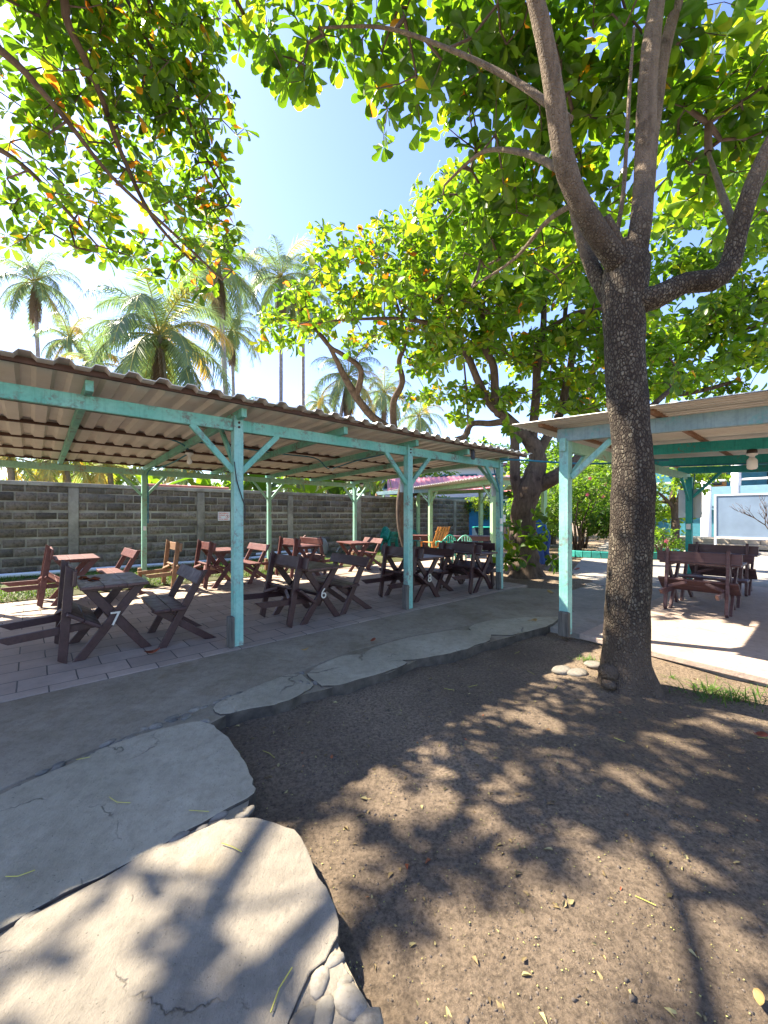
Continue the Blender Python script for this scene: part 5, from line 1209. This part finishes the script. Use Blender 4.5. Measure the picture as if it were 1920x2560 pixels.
# --- old tree beside the path
def o_(dx, dy, r, Y=9.6): return (at(dx, dy, Y), r)
trunkB = [(OLD + Vector((0, 0, -.2)), .42), o_(1135, 1235, .36), o_(1130, 1195, .31), o_(1128, 1150, .29), o_(1132, 1100, .28), o_(1142, 1060, .29), o_(1152, 1030, .25), o_(1160, 1000, .2), o_(1156, 970, .19), o_(1140, 945, .17)]
limbsB = [
 [o_(1128, 1085, .15), o_(1114, 1040, .125), o_(1112, 1000, .12), o_(1112, 950, .11), o_(1108, 920, .10)],
 [o_(1140, 1060, .2), o_(1170, 1045, .19), o_(1200, 1030, .17, 9.4), o_(1240, 1000, .14, 9.3), o_(1300, 950, .11, 9.3), o_(1380, 900, .08, 9.3), o_(1450, 840, .05, 9.4)],
 [o_(1140, 950, .15), o_(1110, 918, .13), o_(1080, 890, .11), o_(1060, 874, .10), o_(1035, 828, .09), o_(1005, 760, .075), o_(968, 714, .06, 9.4), o_(880, 690, .045, 9.3), o_(760, 690, .03, 9.2), o_(640, 700, .015, 9.1)],
 [o_(1082, 895, .10), o_(1071, 880, .10), o_(1066, 793, .095), o_(1046, 748, .08), o_(1041, 680, .06), o_(1010, 580, .04), o_(960, 500, .02)],
 [o_(1150, 960, .12), o_(1153, 913, .11), o_(1158, 850, .10), o_(1160, 794, .10), o_(1166, 740, .09), o_(1174, 702, .075), o_(1176, 622, .06), o_(1190, 520, .035)],
 [o_(1170, 720, .06), o_(1183, 711, .06), o_(1243, 677, .055, 9.2), o_(1298, 667, .045, 9.0), o_(1360, 620, .03, 8.8)],
 [o_(1165, 975, .12), o_(1190, 930, .11), o_(1208, 897, .10, 9.9), o_(1224, 828, .09, 10), o_(1236, 760, .08, 10), o_(1220, 702, .06, 10), o_(1230, 600, .03, 10)],
 [o_(1118, 925, .10), o_(1090, 912, .085), o_(1059, 915, .075, 9.8), o_(1019, 916, .07, 9.9), o_(1004, 943, .08, 10), o_(983, 949, .06, 10)],
 [o_(1012, 925, .03, 9.9), o_(1008, 850, .026, 10), o_(1000, 760, .02, 10)],
]
blobsB = [b(1000, 640, 9.4, .9), b(1100, 650, 9.6, .9), b(930, 600, 9.2, .8), b(1050, 740, 9.8, .8), b(960, 740, 9.8, .7), b(1150, 760, 10.2, .9), b(1240, 720, 10.0, .9), b(1280, 620, 9.5, .8), b(1180, 600, 9.5, .9), b(1060, 560, 9.2, .8), b(960, 520, 9.0, .6), b(1250, 820, 10.5, .7), b(1100, 860, 10.5, .6), b(1020, 850, 10.5, .6), b(1320, 760, 10, .7), b(1410, 760, 9.6, .7), b(1380, 660, 9.2, .7), b(880, 640, 9.1, .7), b(900, 520, 9.0, .5), b(1200, 880, 10.6, .5), b(1000, 900, 10.8, .35), b(1460, 820, 9.8, .6), b(1260, 880, 10.6, .5), b(1310, 840, 10.4, .5), b(1200, 830, 10.3, .6), b(920, 430, 9, .45), b(985, 400, 9, .6), b(1050, 480, 9.2, .8), b(905, 480, 9, .5), b(1120, 500, 9.3, .8), b(1200, 500, 9.5, .8)]
tree('almond_tree', 'old gnarled tree with thick leaning trunk beside the grey path', trunkB, limbsB, blobsB + nearer(blobsB, 1.3), .27, .24, (6, 9), M['barkB'], M['barkB'], base=OLD, orange=.02, bias=.14, gaps=(SKY_GAP, PALM_GAP), flare=(-.2, .7, .45), lump=.12, nseg=28, tseed=4)
# leafy sprouts on the old trunk
def sprout(name, label, centers, Lm, parent=None):
    tips = np.array([tuple(c) for c in centers]); td = nrm(RNG.normal(0, .5, (len(tips), 3)) + np.array([0, -.7, .2]))
    Vv, Q, tt = rosettes(tips, td, Lm, (6, 9), ROWS_HI, .52, 0.0, .05, .45)
    return npmesh(name, Vv, Q, M['leaf'], parent, tt)
sp_ = sprout('sapling', None, [at(1120 + random.uniform(-35, 75), 1150 + random.uniform(-40, 75), 8.9 + random.uniform(-.25, .25)) for _ in range(20)], .27)
tag(sp_, 'leafy green sprout growing at the foot of the old tree', 'plant')
sp2 = sprout('sapling', None, [at(1100 + random.uniform(-8, 8), 925 + random.uniform(-14, 14), 8.8) for _ in range(3)], .27)
tag(sp2, 'leaf cluster hanging beside the roof corner of the right pavilion', 'plant')
# --- leaning tree behind the long roof
TC = Vector((0.95, 14.0, -.05))
def c_(dx, dy, r, Y): return (at(dx, dy, Y), r)
trunkC = [(TC, .2), c_(868, 1140, .16, 13.9), c_(866, 1080, .15, 13.7), c_(876, 1020, .15, 13.4), c_(862, 960, .15, 13.0), c_(850, 925, .14, 12.6)]
limbsC = [
 [c_(852, 935, .13, 12.8), c_(838, 925, .13, 12.4), c_(802, 898, .12, 12.0), c_(769, 856, .11, 11.6), c_(738, 802, .085, 11.2), c_(728, 780, .07, 11), c_(690, 720, .04, 10.6), c_(620, 690, .02, 10.2)],
 [c_(769, 856, .10, 11.6), c_(780, 814, .085, 11.3), c_(773, 789, .075, 11.1), c_(734, 762, .06, 10.8), c_(707, 743, .05, 10.6), c_(640, 660, .03, 10.2), c_(600, 640, .015, 10)],
 [c_(851, 930, .12, 12.6), c_(850, 870, .10, 12.2), c_(869, 826, .09, 11.8), c_(862, 780, .075, 11.5), c_(874, 735, .06, 11.2), c_(850, 640, .04, 10.6), c_(800, 560, .02, 10.2)],
]
blobsC = [b(590, 690, 10.2, .45), b(640, 640, 10.0, .5), b(700, 590, 10.0, .6), b(760, 540, 10.0, .6), b(830, 510, 10.0, .6), b(680, 700, 10.4, .6), b(770, 650, 10.4, .8), b(860, 600, 10.2, .8), b(860, 720, 11, .7), b(780, 740, 10.8, .5), b(920, 780, 11.6, .7), b(620, 740, 10.4, .3), b(570, 740, 10.2, .25), b(690, 500, 10.0, .3), b(940, 850, 12.2, .5), b(880, 860, 12.2, .3), b(950, 700, 11, .7)]
tree('almond_tree', 'slim leaning tree rising behind the long corrugated roof', trunkC, limbsC, blobsC + nearer(blobsC, 1.6), .26, .23, (6, 9), M['barkB'], M['barkB'], base=TC, orange=.05, bias=.16, gaps=(SKY_GAP,), tseed=9)
# --- trees behind the right pavilion
TD = Vector((7.3, 12.2, -.05))
def d_(dx, dy, r, Y=12): return (at(dx, dy, Y), r)
trunkD = [(TD, .3), (TD + Vector((0, 0, 1.5)), .24), (TD + Vector((-.1, -.1, 3.0)), .22), d_(1335, 930, .2), d_(1330, 890, .18)]
limbsD = [[d_(1330, 910, .16), d_(1284, 892, .15), d_(1276, 840, .12), d_(1280, 800, .11), d_(1293, 771, .10), d_(1310, 690, .07), d_(1300, 560, .04)],
 [d_(1330, 900, .16), d_(1400, 840, .12, 11.5), d_(1480, 770, .08, 11), d_(1580, 720, .06, 10.5), d_(1680, 690, .03, 10)], [d_(1335, 890, .14), d_(1380, 740, .11, 11.5), d_(1450, 620, .07, 11), d_(1540, 520, .04, 10.5), d_(1600, 420, .02, 10)], [d_(1400, 840, .1, 11.5), d_(1480, 850, .07, 11), d_(1600, 820, .04, 10.6)]]
blobsD = [b(1440, 720, 10.5, .8), b(1530, 690, 10.3, .9), b(1620, 640, 10, .9), b(1500, 590, 10.3, .9), b(1590, 540, 10, .8), b(1460, 480, 10, .7), b(1560, 420, 9.6, .8), b(1640, 380, 9.5, .7), b(1650, 760, 10.5, .8), b(1560, 790, 10.8, .7), b(1480, 830, 11, .6), b(1640, 850, 11, .5), b(1420, 580, 10.4, .7), b(1340, 520, 10.5, .7), b(1420, 850, 11.2, .5), b(1640, 500, 9.8, .6)]
tree('almond_tree', 'wide leafy tree standing behind the big trunk and the right pavilion', trunkD, limbsD, blobsD + [b(1440, 800, 10.8, .6), b(1560, 850, 11, .6), b(1400, 890, 11.5, .5), b(1500, 740, 10.4, .7), b(1600, 700, 10.2, .7), b(1330, 860, 11.6, .6)] + nearer(blobsD, 1.0), .29, .26, (6, 8), M['barkB'], M['barkB'], base=TD, orange=.01, tseed=13, bias=.1)
# background broadleaf trees beyond the path
def bgtree(label, loc, h, r, n, L, leafmat='leafB', bias=0.1, trunk_r=.16, group='trees beyond the path'):
    loc = Vector(loc); tr = [(loc, trunk_r * 1.3), (loc + Vector((.05, 0, h * .3)), trunk_r), (loc + Vector((0, .1, h * .55)), trunk_r * .8), (loc + Vector((.1, 0, h * .8)), trunk_r * .4)]
    bl_ = []
    for k in range(n):
        aa = 2.4 * k; rr = r * (.25 + .75 * ((k * .618) % 1)); bl_.append((tuple(loc + Vector((rr * math.cos(aa), rr * math.sin(aa) * .8, h * (.45 + .5 * ((k * .37) % 1)) - .15 * rr))), r * random.uniform(.3, .48), .75))
    lim = []
    for k in range(4):
        q = Vector(bl_[k * 2 % n][0]); lim.append([(loc + Vector((0, 0, h * (.3 + .06 * k))), trunk_r * .6), ((loc + Vector((0, 0, h * .5))).lerp(q, .5), trunk_r * .4), (q, trunk_r * .12)])
    return tree('broadleaf_tree', label, tr, lim, bl_, L * 1.55, L, (5, 8), M['barkB'], M['barkB'], group, loc, ROWS_LO, .005, bias, (), None, None, leafmat, None, 3.0, .06, .25, .05, 12)
bgtree('bright yellow green tree overhanging the path beyond the right pavilion', (13.5, 18.6, 0), 4.3, 2.4, 12, .26, bias=.3)
bgtree('green tree with pale leaves behind the flowering shrub', (8.6, 20.5, 0), 4.6, 2.6, 11, .28, bias=.15)
bgtree('dark green tree at the end of the path by the hut', (15.5, 30, 0), 6.5, 3.6, 12, .42, bias=0.0)
bgtree('rounded green tree far behind the white pillar', (21, 33, 0), 7, 4, 12, .45, bias=.05)
bgtree('tall dark tree behind the pale house', (8, 38, 0), 9, 4.5, 12, .5, bias=-.05)
bgtree('wide tree closing the view behind the blue hut', (11, 27, 0), 7, 3.6, 12, .42, bias=.05)
bgtree('small sunlit tree behind the pink roof', (2.5, 27, 0), 5, 2.2, 9, .36, bias=.2)
bgtree('broad tree far right behind the blue building', (34, 34, 0), 8.5, 5, 12, .55, bias=.0)
# shrubs
def shrub(label, loc, r, h, L, bias, flowers=0, stems=5, group=None):
    loc = Vector(loc); t = thing('flowering_shrub' if flowers else 'shrub', label, 'shrub', loc, 0, group)
    sm = MB(); skel = []
    for k in range(stems):
        aa = 6.28 * k / stems; p = [Vector((.08 * math.cos(aa), .08 * math.sin(aa), 0)), Vector((.2 * r * math.cos(aa), .2 * r * math.sin(aa), h * .35)), Vector((.5 * r * math.cos(aa + .4), .5 * r * math.sin(aa + .4), h * .75))]
        sm.tube(p, [.05, .035, .015], 7); skel += [tuple(p[0].lerp(p[1], i_ / 4)) for i_ in range(5)] + [tuple(p[1].lerp(p[2], i_ / 5)) for i_ in range(6)]
    sm.build('stems', M['barkB'], t, 0, True)
    bl_ = [((r * .5 * math.cos(2.4 * k), r * .5 * math.sin(2.4 * k), h * (.38 + .5 * ((k * .41) % 1))), r * random.uniform(.4, .55), .8) for k in range(9)]
    tips = blob_points(bl_, L * 1.5); tips = tips[tips[:, 2] > .12]
    P0, P1, r0, r1, td = grow(skel, tips, tip_r=.003); Vv, Q = edge_tubes(P0, P1, r0, r1, 4); npmesh('twigs', Vv, Q, M['twig'], t)
    Vv, Q, tt = rosettes(tips, td, L, (5, 8), ROWS_LO, .45, .0, bias, .2); npmesh('foliage', Vv, Q, M['leafB'], t, tt)
    if flowers:
        sel = tips[np.argsort(tips[:, 1] + RNG.normal(0, .4, len(tips)))[:flowers]]
        for p in sel:
            f = MB()
            for k in range(5):
                aa = 1.2566 * k; d1 = Vector((math.cos(aa), -.35, math.sin(aa))); d2 = Vector((math.cos(aa + .5), -.25, math.sin(aa + .5))); d0 = Vector((math.cos(aa - .5), -.25, math.sin(aa - .5)))
                f.add([Vector((0, -.02, 0)), d0 * .05, d1 * .085, d2 * .05], [(0, 1, 2, 3)])
            fo = f.build('flower', M['pink'], t); fo.location = Vector(p) + Vector((0, -.12, 0))
    return t
shrub('tall green shrub with bare brown stems right of the path', (7.75, 16.0, 0), 1.5, 3.1, .15, .15, 4, 8)
shrub('dark hibiscus shrub with pink flowers inside the teal kerb', (9.0, 15.2, 0), 1.4, 2.0, .14, -.1, 9)
shrub('bright yellow green shrub beside the big trunk on the path side', (9.0, 18.0, 0), 1.8, 4.0, .17, .35)
shrub('leafy green shrub behind the bare brown stems on the path side', (6.9, 18.2, 0), 1.5, 3.0, .16, .2)
shrub('low leafy shrub with orange flowers on the path edge', (9.2, 13.2, 0), .7, 1.0, .13, .1, 3)
shrub('grey green shrub behind the sweeping person', (6.0, 16.4, 0), 1.1, 2.3, .14, .0)
shrub('small shrub beside the wheel chair', (5.3, 15.2, 0), .8, 1.7, .13, .1)
shrub('trailing yellow green creeper on the end of the block wall', S(15.6, VW - .2, 1.2), 1.1, 1.1, .10, .4)
shrub('clump of tall green stems near the hut', (15.2, 25, 0), 1.3, 3.0, .2, .05)
# bare shrub before the board
br_ = thing('bare_shrub', 'leafless brown shrub in front of the pale board', 'shrub', (11.9, 11.9, -.03))
sm = MB(); 
def rec(p, d, L, r, n):
    q = p + d * L; sm.tube([p, p.lerp(q, .5) + Vector((random.uniform(-.03, .03), 0, random.uniform(-.02, .03))), q], [r, r * .85, r * .7], 5)
    if n:
        for _ in range(random.choice((2, 3))): rec(q, (d + Vector((random.uniform(-.8, .8), random.uniform(-.5, .5), random.uniform(-.1, .6)))).normalized(), L * random.uniform(.6, .85), r * .65, n - 1)
rec(Vector((0, 0, 0)), Vector((-.25, 0, 1)).normalized(), .75, .03, 4); sm.build('branches', M['twig'], br_, 0, True)

# ------------------------------------------------------------------ palms
def palm(label, crown, r, lean=(0, 0), nf=24, dead=0, yellow=0.1, trunk_r=.17, z0=0.0, coco=0, seed=0, name='coconut_palm', group='palms beyond the wall', leaflets=64, droopy=1.0):
    rng = np.random.default_rng(100 + seed); crown = Vector(crown); basep = Vector((crown.x + lean[0], crown.y + lean[1], z0))
    t = thing(name, label, 'palm tree', basep, 0, group); top = crown - basep
    mid = top * .5 - Vector((lean[0], lean[1], 0)) * -.18
    pts, rad = chain([(Vector((0, 0, -.1)), trunk_r * 1.35), (mid * .5, trunk_r * 1.0), (mid, trunk_r * .9), (top, trunk_r * .8)], .5)
    vs, fs = wood_tube(pts, rad, 10, .04, 2.0, seed); MB().add(vs, fs).build('trunk', M['palmbark'], t, 0, True)
    pos = []; dr = []; nn = []; LL = []; ti = []; rv = MB()
    def frond(az, el, L, dead_):
        d = Vector((math.cos(az) * math.cos(el), math.sin(az) * math.cos(el), math.sin(el))); p = Vector(top); n = 14; path = [p.copy()]; dirs = []
        g = (0.15 if not dead_ else .3) * droopy
        for k in range(n):
            d = (d + Vector((0, 0, -g * (.5 + 1.3 * k / n)))).normalized(); p = p + d * (L / n); path.append(p.copy()); dirs.append(d.copy())
        rv.tube(path[::2], [.035 * (1 - i_ / 9) + .006 for i_ in range(len(path[::2]))], 4)
        yl = rng.random() < yellow
        tb = rng.uniform(.1, .5) + (.4 if yl else 0)
        for k in range(leaflets):
            s = (.12 + .88 * k / leaflets) * n; i_ = min(n - 1, int(s)); q = path[i_].lerp(path[i_ + 1], s - i_); dd = dirs[i_]
            side = dd.cross(Vector((0, 0, 1)));
            if side.length < .1: side = Vector((math.sin(az), -math.cos(az), 0))
            side.normalize(); up = side.cross(dd).normalized(); f = k / leaflets
            for sg_ in (-1, 1):
                ld = (side * sg_ * .8 + dd * (.55 + .5 * f) + up * .12 + Vector((0, 0, -.42 - (.8 if dead_ else 0) + rng.normal(0, .09)))).normalized()
                pos.append(q); dr.append(ld); nn.append(up); LL.append(L * .26 * (math.sin(math.pi * (.12 + .8 * f)) ** .6) * rng.uniform(.85, 1.1)); ti.append(tb + rng.normal(0, .06) + (.25 * f if yl else 0))
    for k in range(nf):
        f = (k + .5) / nf; frond(2.399 * k + rng.uniform(-.2, .2), R(80) - R(118) * f ** 1.1, r * rng.uniform(1.0, 1.25), False)
    def emit(nm, mat):
        if not pos: return
        L = np.array(LL); Vv, Q, tt = leaf_arrays(np.array([tuple(p) for p in pos]), np.array([tuple(p) for p in dr]), np.array([tuple(p) for p in nn]), L, np.maximum(.028, L * .04) * 1.1, np.clip(np.array(ti), 0, 1), ([0, .4, 1.0], [.7, 1.0, .1]), .25, .1)
        npmesh(nm, Vv, Q, M[mat], t, tt)
    emit('crown', 'frond'); rv.build('frond_stalks', M['stalk'], t, 0, True)
    if dead:
        pos.clear(); dr.clear(); nn.clear(); LL.clear(); ti.clear(); rv.v.clear(); rv.f.clear()
        for k in range(dead): frond(2.399 * k, R(-62) - rng.uniform(0, .3), r * .95, True)
        emit('dead_skirt', 'deadfrond')
    if coco:
        cm = MB()
        for k in range(coco): aa = 2.4 * k; pebble(cm, top + Vector((.28 * math.cos(aa), .28 * math.sin(aa), -.35 - .12 * (k % 3))), .13, 1.2, 1)
        cm.build('coconuts', m_flat('coconut', (.12, .14, .03), .5), t, 0, True)
    return t
def pc_(dx, dy, Y): return at(dx, dy, Y)
palm('coconut palm standing alone at the far left with a slim dark trunk', pc_(75, 610, 31), 3.2, (.6, 0), 26, 3, .1, .16, seed=1)
palm('large spreading coconut palm with coconuts behind the long roof', pc_(345, 725, 20), 3.9, (.4, .5), 30, 2, .18, .19, coco=9, seed=2, leaflets=90)
palm('tall coconut palm with hanging dead fronds behind the left branches', pc_(472, 575, 29), 3.9, (.8, 0), 28, 9, .08, .2, seed=3)
palm('slender coconut palm right of the large spreading one', pc_(500, 715, 34), 3.0, (.4, 0), 24, 4, .1, .16, seed=4)
palm('tall coconut palm partly hidden by the leaning tree, left of its twin', pc_(607, 600, 33), 3.6, (0, 0), 26, 7, .1, .17, seed=5)
palm('tall coconut palm partly hidden by the leaning tree, right of its twin', pc_(655, 640, 36), 3.4, (0, 0), 22, 7, .1, .17, seed=6)
palm('leaning coconut palm with brown skirt just above the middle of the roof', pc_(752, 815, 30), 3.0, (-1.6, 0), 24, 7, .25, .17, seed=7)
palm('low yellowing palm peeping over the roof at the left', pc_(150, 735, 26), 2.0, (.5, 0), 18, 0, .3, .13, seed=8)
palm('small yellow fronded palm left of the large spreading palm', pc_(205, 790, 22), 1.9, (.2, 0), 18, 0, .6, .13, seed=9)
palm('distant palm between the twin palms and the leaning one', pc_(690, 870, 45), 2.6, (0, 0), 22, 2, .2, .16, seed=10)
palm('distant palm low behind the leaning trunk', pc_(830, 850, 38), 3.0, (0, 0), 22, 3, .2, .16, seed=11)
palm('faint palm trunk and crown far behind the middle front post', pc_(905, 900, 42), 3.0, (0, 0), 20, 3, .2, .16, seed=12)
# young palms and bananas just over the wall
for k, (dx, dy, Y, r, yl, lab) in enumerate([(20, 990, 14, 2.0, .6, 'young yellow palm above the wall at the far left'), (140, 985, 15, 2.1, .7, 'young yellow palm above the wall left of the first lawn post'), (235, 1005, 16, 2.0, .8, 'young golden palm just left of the thin lawn post'), (395, 1000, 17, 2.0, .4, 'young palm right of the thin lawn post above the ridge tiles'), (640, 1010, 20, 2.2, .3, 'young palm behind the wall sign'), (760, 1015, 22, 2.2, .5, 'young palm behind the far end of the wall')]):
    palm(lab, pc_(dx, dy, Y), r, (.3, 0), 18, 0, yl, .12, seed=20 + k, name='young_palm', group='young palms just over the wall', leaflets=36)
def banana(label, loc, h, seed):
    rng = np.random.default_rng(seed); t = thing('banana_plant', label, 'banana plant', loc, 0, 'banana plants over the wall')
    MB().tube([(0, 0, -.1), (.05, 0, h * .3), (0, .05, h * .6)], [.14, .11, .06], 9).build('stem', M['palmbark'], t, 0, True)
    n = 9; az = np.arange(n) * 2.4 + rng.random(n); el = rng.uniform(.5, 1.3, n)
    d = np.stack([np.cos(az) * np.cos(el), np.sin(az) * np.cos(el), np.sin(el)], 1)
    L = h * .55 * rng.uniform(.8, 1.1, n); up = np.tile(np.array([[0, 0, 1.0]]), (n, 1)) + d * -.4
    Vv, Q, tt = leaf_arrays(np.tile(np.array([[0, .05, h * .58]]), (n, 1)), d, up, L, L * .26, np.clip(rng.uniform(.2, .9, n), 0, 1), ([0, .12, .3, .5, .7, .86, 1.0], [.1, .6, .95, 1, .95, .7, .1]), .45, .18)
    npmesh('leaves', Vv, Q, M['leafB'], t, tt); return t
for k, (dx, Y, h, lab) in enumerate([(330, 14.5, 3.4, 'banana plant above the ridge tiles'), (560, 17, 3.6, 'banana plant behind the near front post'), (520, 18, 3.3, 'banana plant left of the wall sign'), (670, 18, 3.5, 'banana plant above the wall right of the sign'), (730, 19.5, 3.5, 'banana plant behind the second thin lawn post'), (440, 16, 3.2, 'low banana plant behind the ridge tiles'), (800, 22, 3.6, 'banana plant at the far end of the wall')]):
    q = at(dx, 1100, Y); q.z = 0; banana(lab, q, h, 50 + k)
# trunks seen over the wall
for k, (dx, Y, h, ln, lab) in enumerate([(115, 15, 5.4, -1.2, 'bent grey palm trunk above the wall at the far left'), (505, 17, 4.9, 0.1, 'pale palm trunk behind the near front post'), (525, 17.4, 5.0, -1.4, 'leaning pale palm trunk crossing beside the near front post'), (710, 20, 4.7, .2, 'pale palm trunk between the two thin lawn posts'), (795, 21, 4.6, 0, 'pale palm trunk beside the third lawn post')]):
    q = at(dx, 1100, Y); palm(lab, (q.x + ln * .4, q.y, h), 1.9, (-ln * .4, 0), 16, 2, .1, .16, seed=70 + k, leaflets=30)
for k, (x, y, h, r, lab) in enumerate([(-16, 24, 5.0, 3.2, 'green thicket tree behind the wall at the far left'), (-9, 26, 4.6, 3, 'green thicket tree behind the wall below the large palm'), (-3.5, 28, 4.6, 3, 'green thicket tree behind the middle of the wall'), (-24, 30, 5.5, 4, 'green thicket tree farthest left behind the wall')]):
    bgtree(lab, (x, y, 0), h, r, 11, .42, bias=.25, group='thicket trees behind the wall')

# ------------------------------------------------------------------ grass, litter, crumbs
def blades(name, P, h, w_, tints, mat='grass'):
    n = len(P); az = RNG.uniform(0, 6.28, n); d = np.stack([np.cos(az) * .5, np.sin(az) * .5, np.ones(n)], 1)
    up = np.stack([-np.sin(az), np.cos(az), np.zeros(n)], 1); up = np.cross(d, up)
    Vv, Q, tt = leaf_arrays(P, d, up, h, np.full(n, w_) if np.isscalar(w_) else w_, tints, ([0, .5, 1.0], [.8, 1.0, .1]), .5, .1)
    return npmesh(name, Vv, Q, M[mat], None, tt)
n = 42000; uu = RNG.uniform(-7, 8.2, n); vv = 4.72 + RNG.beta(1, 1.3, n) * 3.2
zz = np.where(vv < 5.1, .015 + (vv - 4.72) / .38 * .075, .09 + (vv - 5.1) / 3.1 * .03)
P = np.array([A0.x, A0.y, 0])[None] + uu[:, None] * np.array(U)[None] + vv[:, None] * np.array(Vd)[None]; P[:, 2] = zz
dens = np.array([mnoise.noise(Vector((p[0] * .9, p[1] * .9, 1))) for p in P]); k = (dens > -.25) & ((uu < 5.2) | (dens > .15)); P = P[k]
g = blades('grass', P, RNG.uniform(.05, .11, len(P)), .011, np.clip(RNG.normal(.45, .25, len(P)), 0, 1)); tag(g, kind='stuff')
for a_, b_, n_, r_, h_, lab in [(1560, 1505, 190, .30, .16, 'long shaded grass tuft right of the big trunk'), (1520, 1485, 60, .10, .09, 'small pale grass tuft between the trunk and the long tuft'), (1570, 1446, 60, .16, .10, 'bright grass tuft at the edge of the pink paving'), (1268, 1425, 60, .10, .09, 'small dark grass tuft left of the big trunk'), (1450, 1462, 24, .05, .07, 'tiny grass sprig close to the right of the trunk')]:
    q = gp(a_, b_, -.08); P = np.array([(0, 0, 0.)] * n_) + np.stack([RNG.normal(0, r_ * .6, n_), RNG.normal(0, r_ * .25, n_), np.full(n_, -.02)], 1)
    o = blades('grass_tuft', P, RNG.uniform(.6, 1.3, n_) * h_, .008, np.clip(RNG.normal(.3, .2, n_), 0, 1)); o.location = q; o.location.z = ground_z(q.x, q.y); tag(o, lab, 'grass tuft', 'grass tufts in the soil')
edgeW = [(q.x, q.y) for q in edge]
DIRT = edgeW + [(-0.05, .5), (4.5, .2), (4.5, 3.0)] + [(S(3.28, -4.1).x, S(3.28, -4.1).y), (S(3.42, -2.3).x, S(3.42, -2.3).y)]
def scatter_dirt(n, y0=.9, power=1.6):
    x = RNG.uniform(-1.2, 4.2, n * 3); y = y0 + (RNG.random(n * 3) ** power) * 5.4; k = inpoly(x, y, DIRT); x, y = x[k][:n], y[k][:n]
    return np.stack([x, y, np.array([ground_z(p, q) for p, q in zip(x, y)])], 1)
def crumbs(name, P, s, mat, flat=.7):
    n = len(P); base_ = np.array([(1, 0, 0), (0, 1, 0), (-1, 0, 0), (0, -1, 0), (0, 0, 1), (0, 0, -1)], float)
    Vv = P[:, None, :] + (base_[None] + RNG.normal(0, .25, (n, 6, 3))) * s[:, None, None] * np.array([1, 1, flat])
    f = np.array([(0, 1, 4), (1, 2, 4), (2, 3, 4), (3, 0, 4), (1, 0, 5), (2, 1, 5), (3, 2, 5), (0, 3, 5)])
    return npmesh(name, Vv.reshape(-1, 3), ((np.arange(n) * 6)[:, None, None] + f[None]).reshape(-1, 3), mat)
P = scatter_dirt(16000); o = crumbs('soil_crumbs', P, RNG.gamma(2.0, .0013, len(P)) + .001, M['clod']); tag(o, kind='stuff')
P = scatter_dirt(2600); P[:, 2] += .004; o = crumbs('blossom_litter', P, RNG.uniform(.0015, .0042, len(P)), M['litter'], .5); tag(o, kind='stuff')
P = scatter_dirt(700); P[:, 2] += .005; n = len(P)
d = nrm(np.stack([RNG.normal(0, 1, n), RNG.normal(0, 1, n), RNG.normal(0, .12, n)], 1)); L = RNG.uniform(.012, .04, n)
Vv, Q, tt = leaf_arrays(P, d, np.tile(np.array([[0, 0, 1.0]]), (n, 1)) + RNG.normal(0, .3, (n, 3)), L, L * .5, RNG.uniform(0, 1, n), ROWS_LO, .3, .3)
M['chaff'] = m_leaf('leaf_chaff', [(0.0, (.10, .06, .03)), (.5, (.24, .17, .08)), (.85, (.40, .34, .15)), (1.0, (.34, .08, .03))], .15, .8, (1, 1, 1))
o = npmesh('leaf_chaff', Vv, Q, M['chaff'], None, tt); tag(o, kind='stuff')
sm = MB()
P = scatter_dirt(26); P = np.concatenate([P, np.array([(gp(a_, b_).x, gp(a_, b_).y, .014) for a_, b_ in [(260, 1735), (45, 1895), (610, 2150), (500, 1840), (180, 1645), (430, 1760)]])])
for p in P:
    aa = random.uniform(0, 6.28); L = random.uniform(.06, .16); c0 = Vector(p) + Vector((0, 0, .005)); d = Vector((math.cos(aa), math.sin(aa), 0)); s_ = Vector((-d.y, d.x, 0)) * L * random.uniform(-.3, .3)
    sm.tube([c0 - d * L / 2, c0 + s_ * .6, c0 + d * L / 2 + s_ * .2], .0022, 4)
o = sm.build('leaf_stalk_litter', M['stalk']); tag(o, kind='stuff')
for pt in MATS.values():
    for idx in (0, 1):
        if pt[2][idx] == 0:
            for c in list(pt[idx].children): bpy.data.objects.remove(c)
            bpy.data.objects.remove(pt[idx])
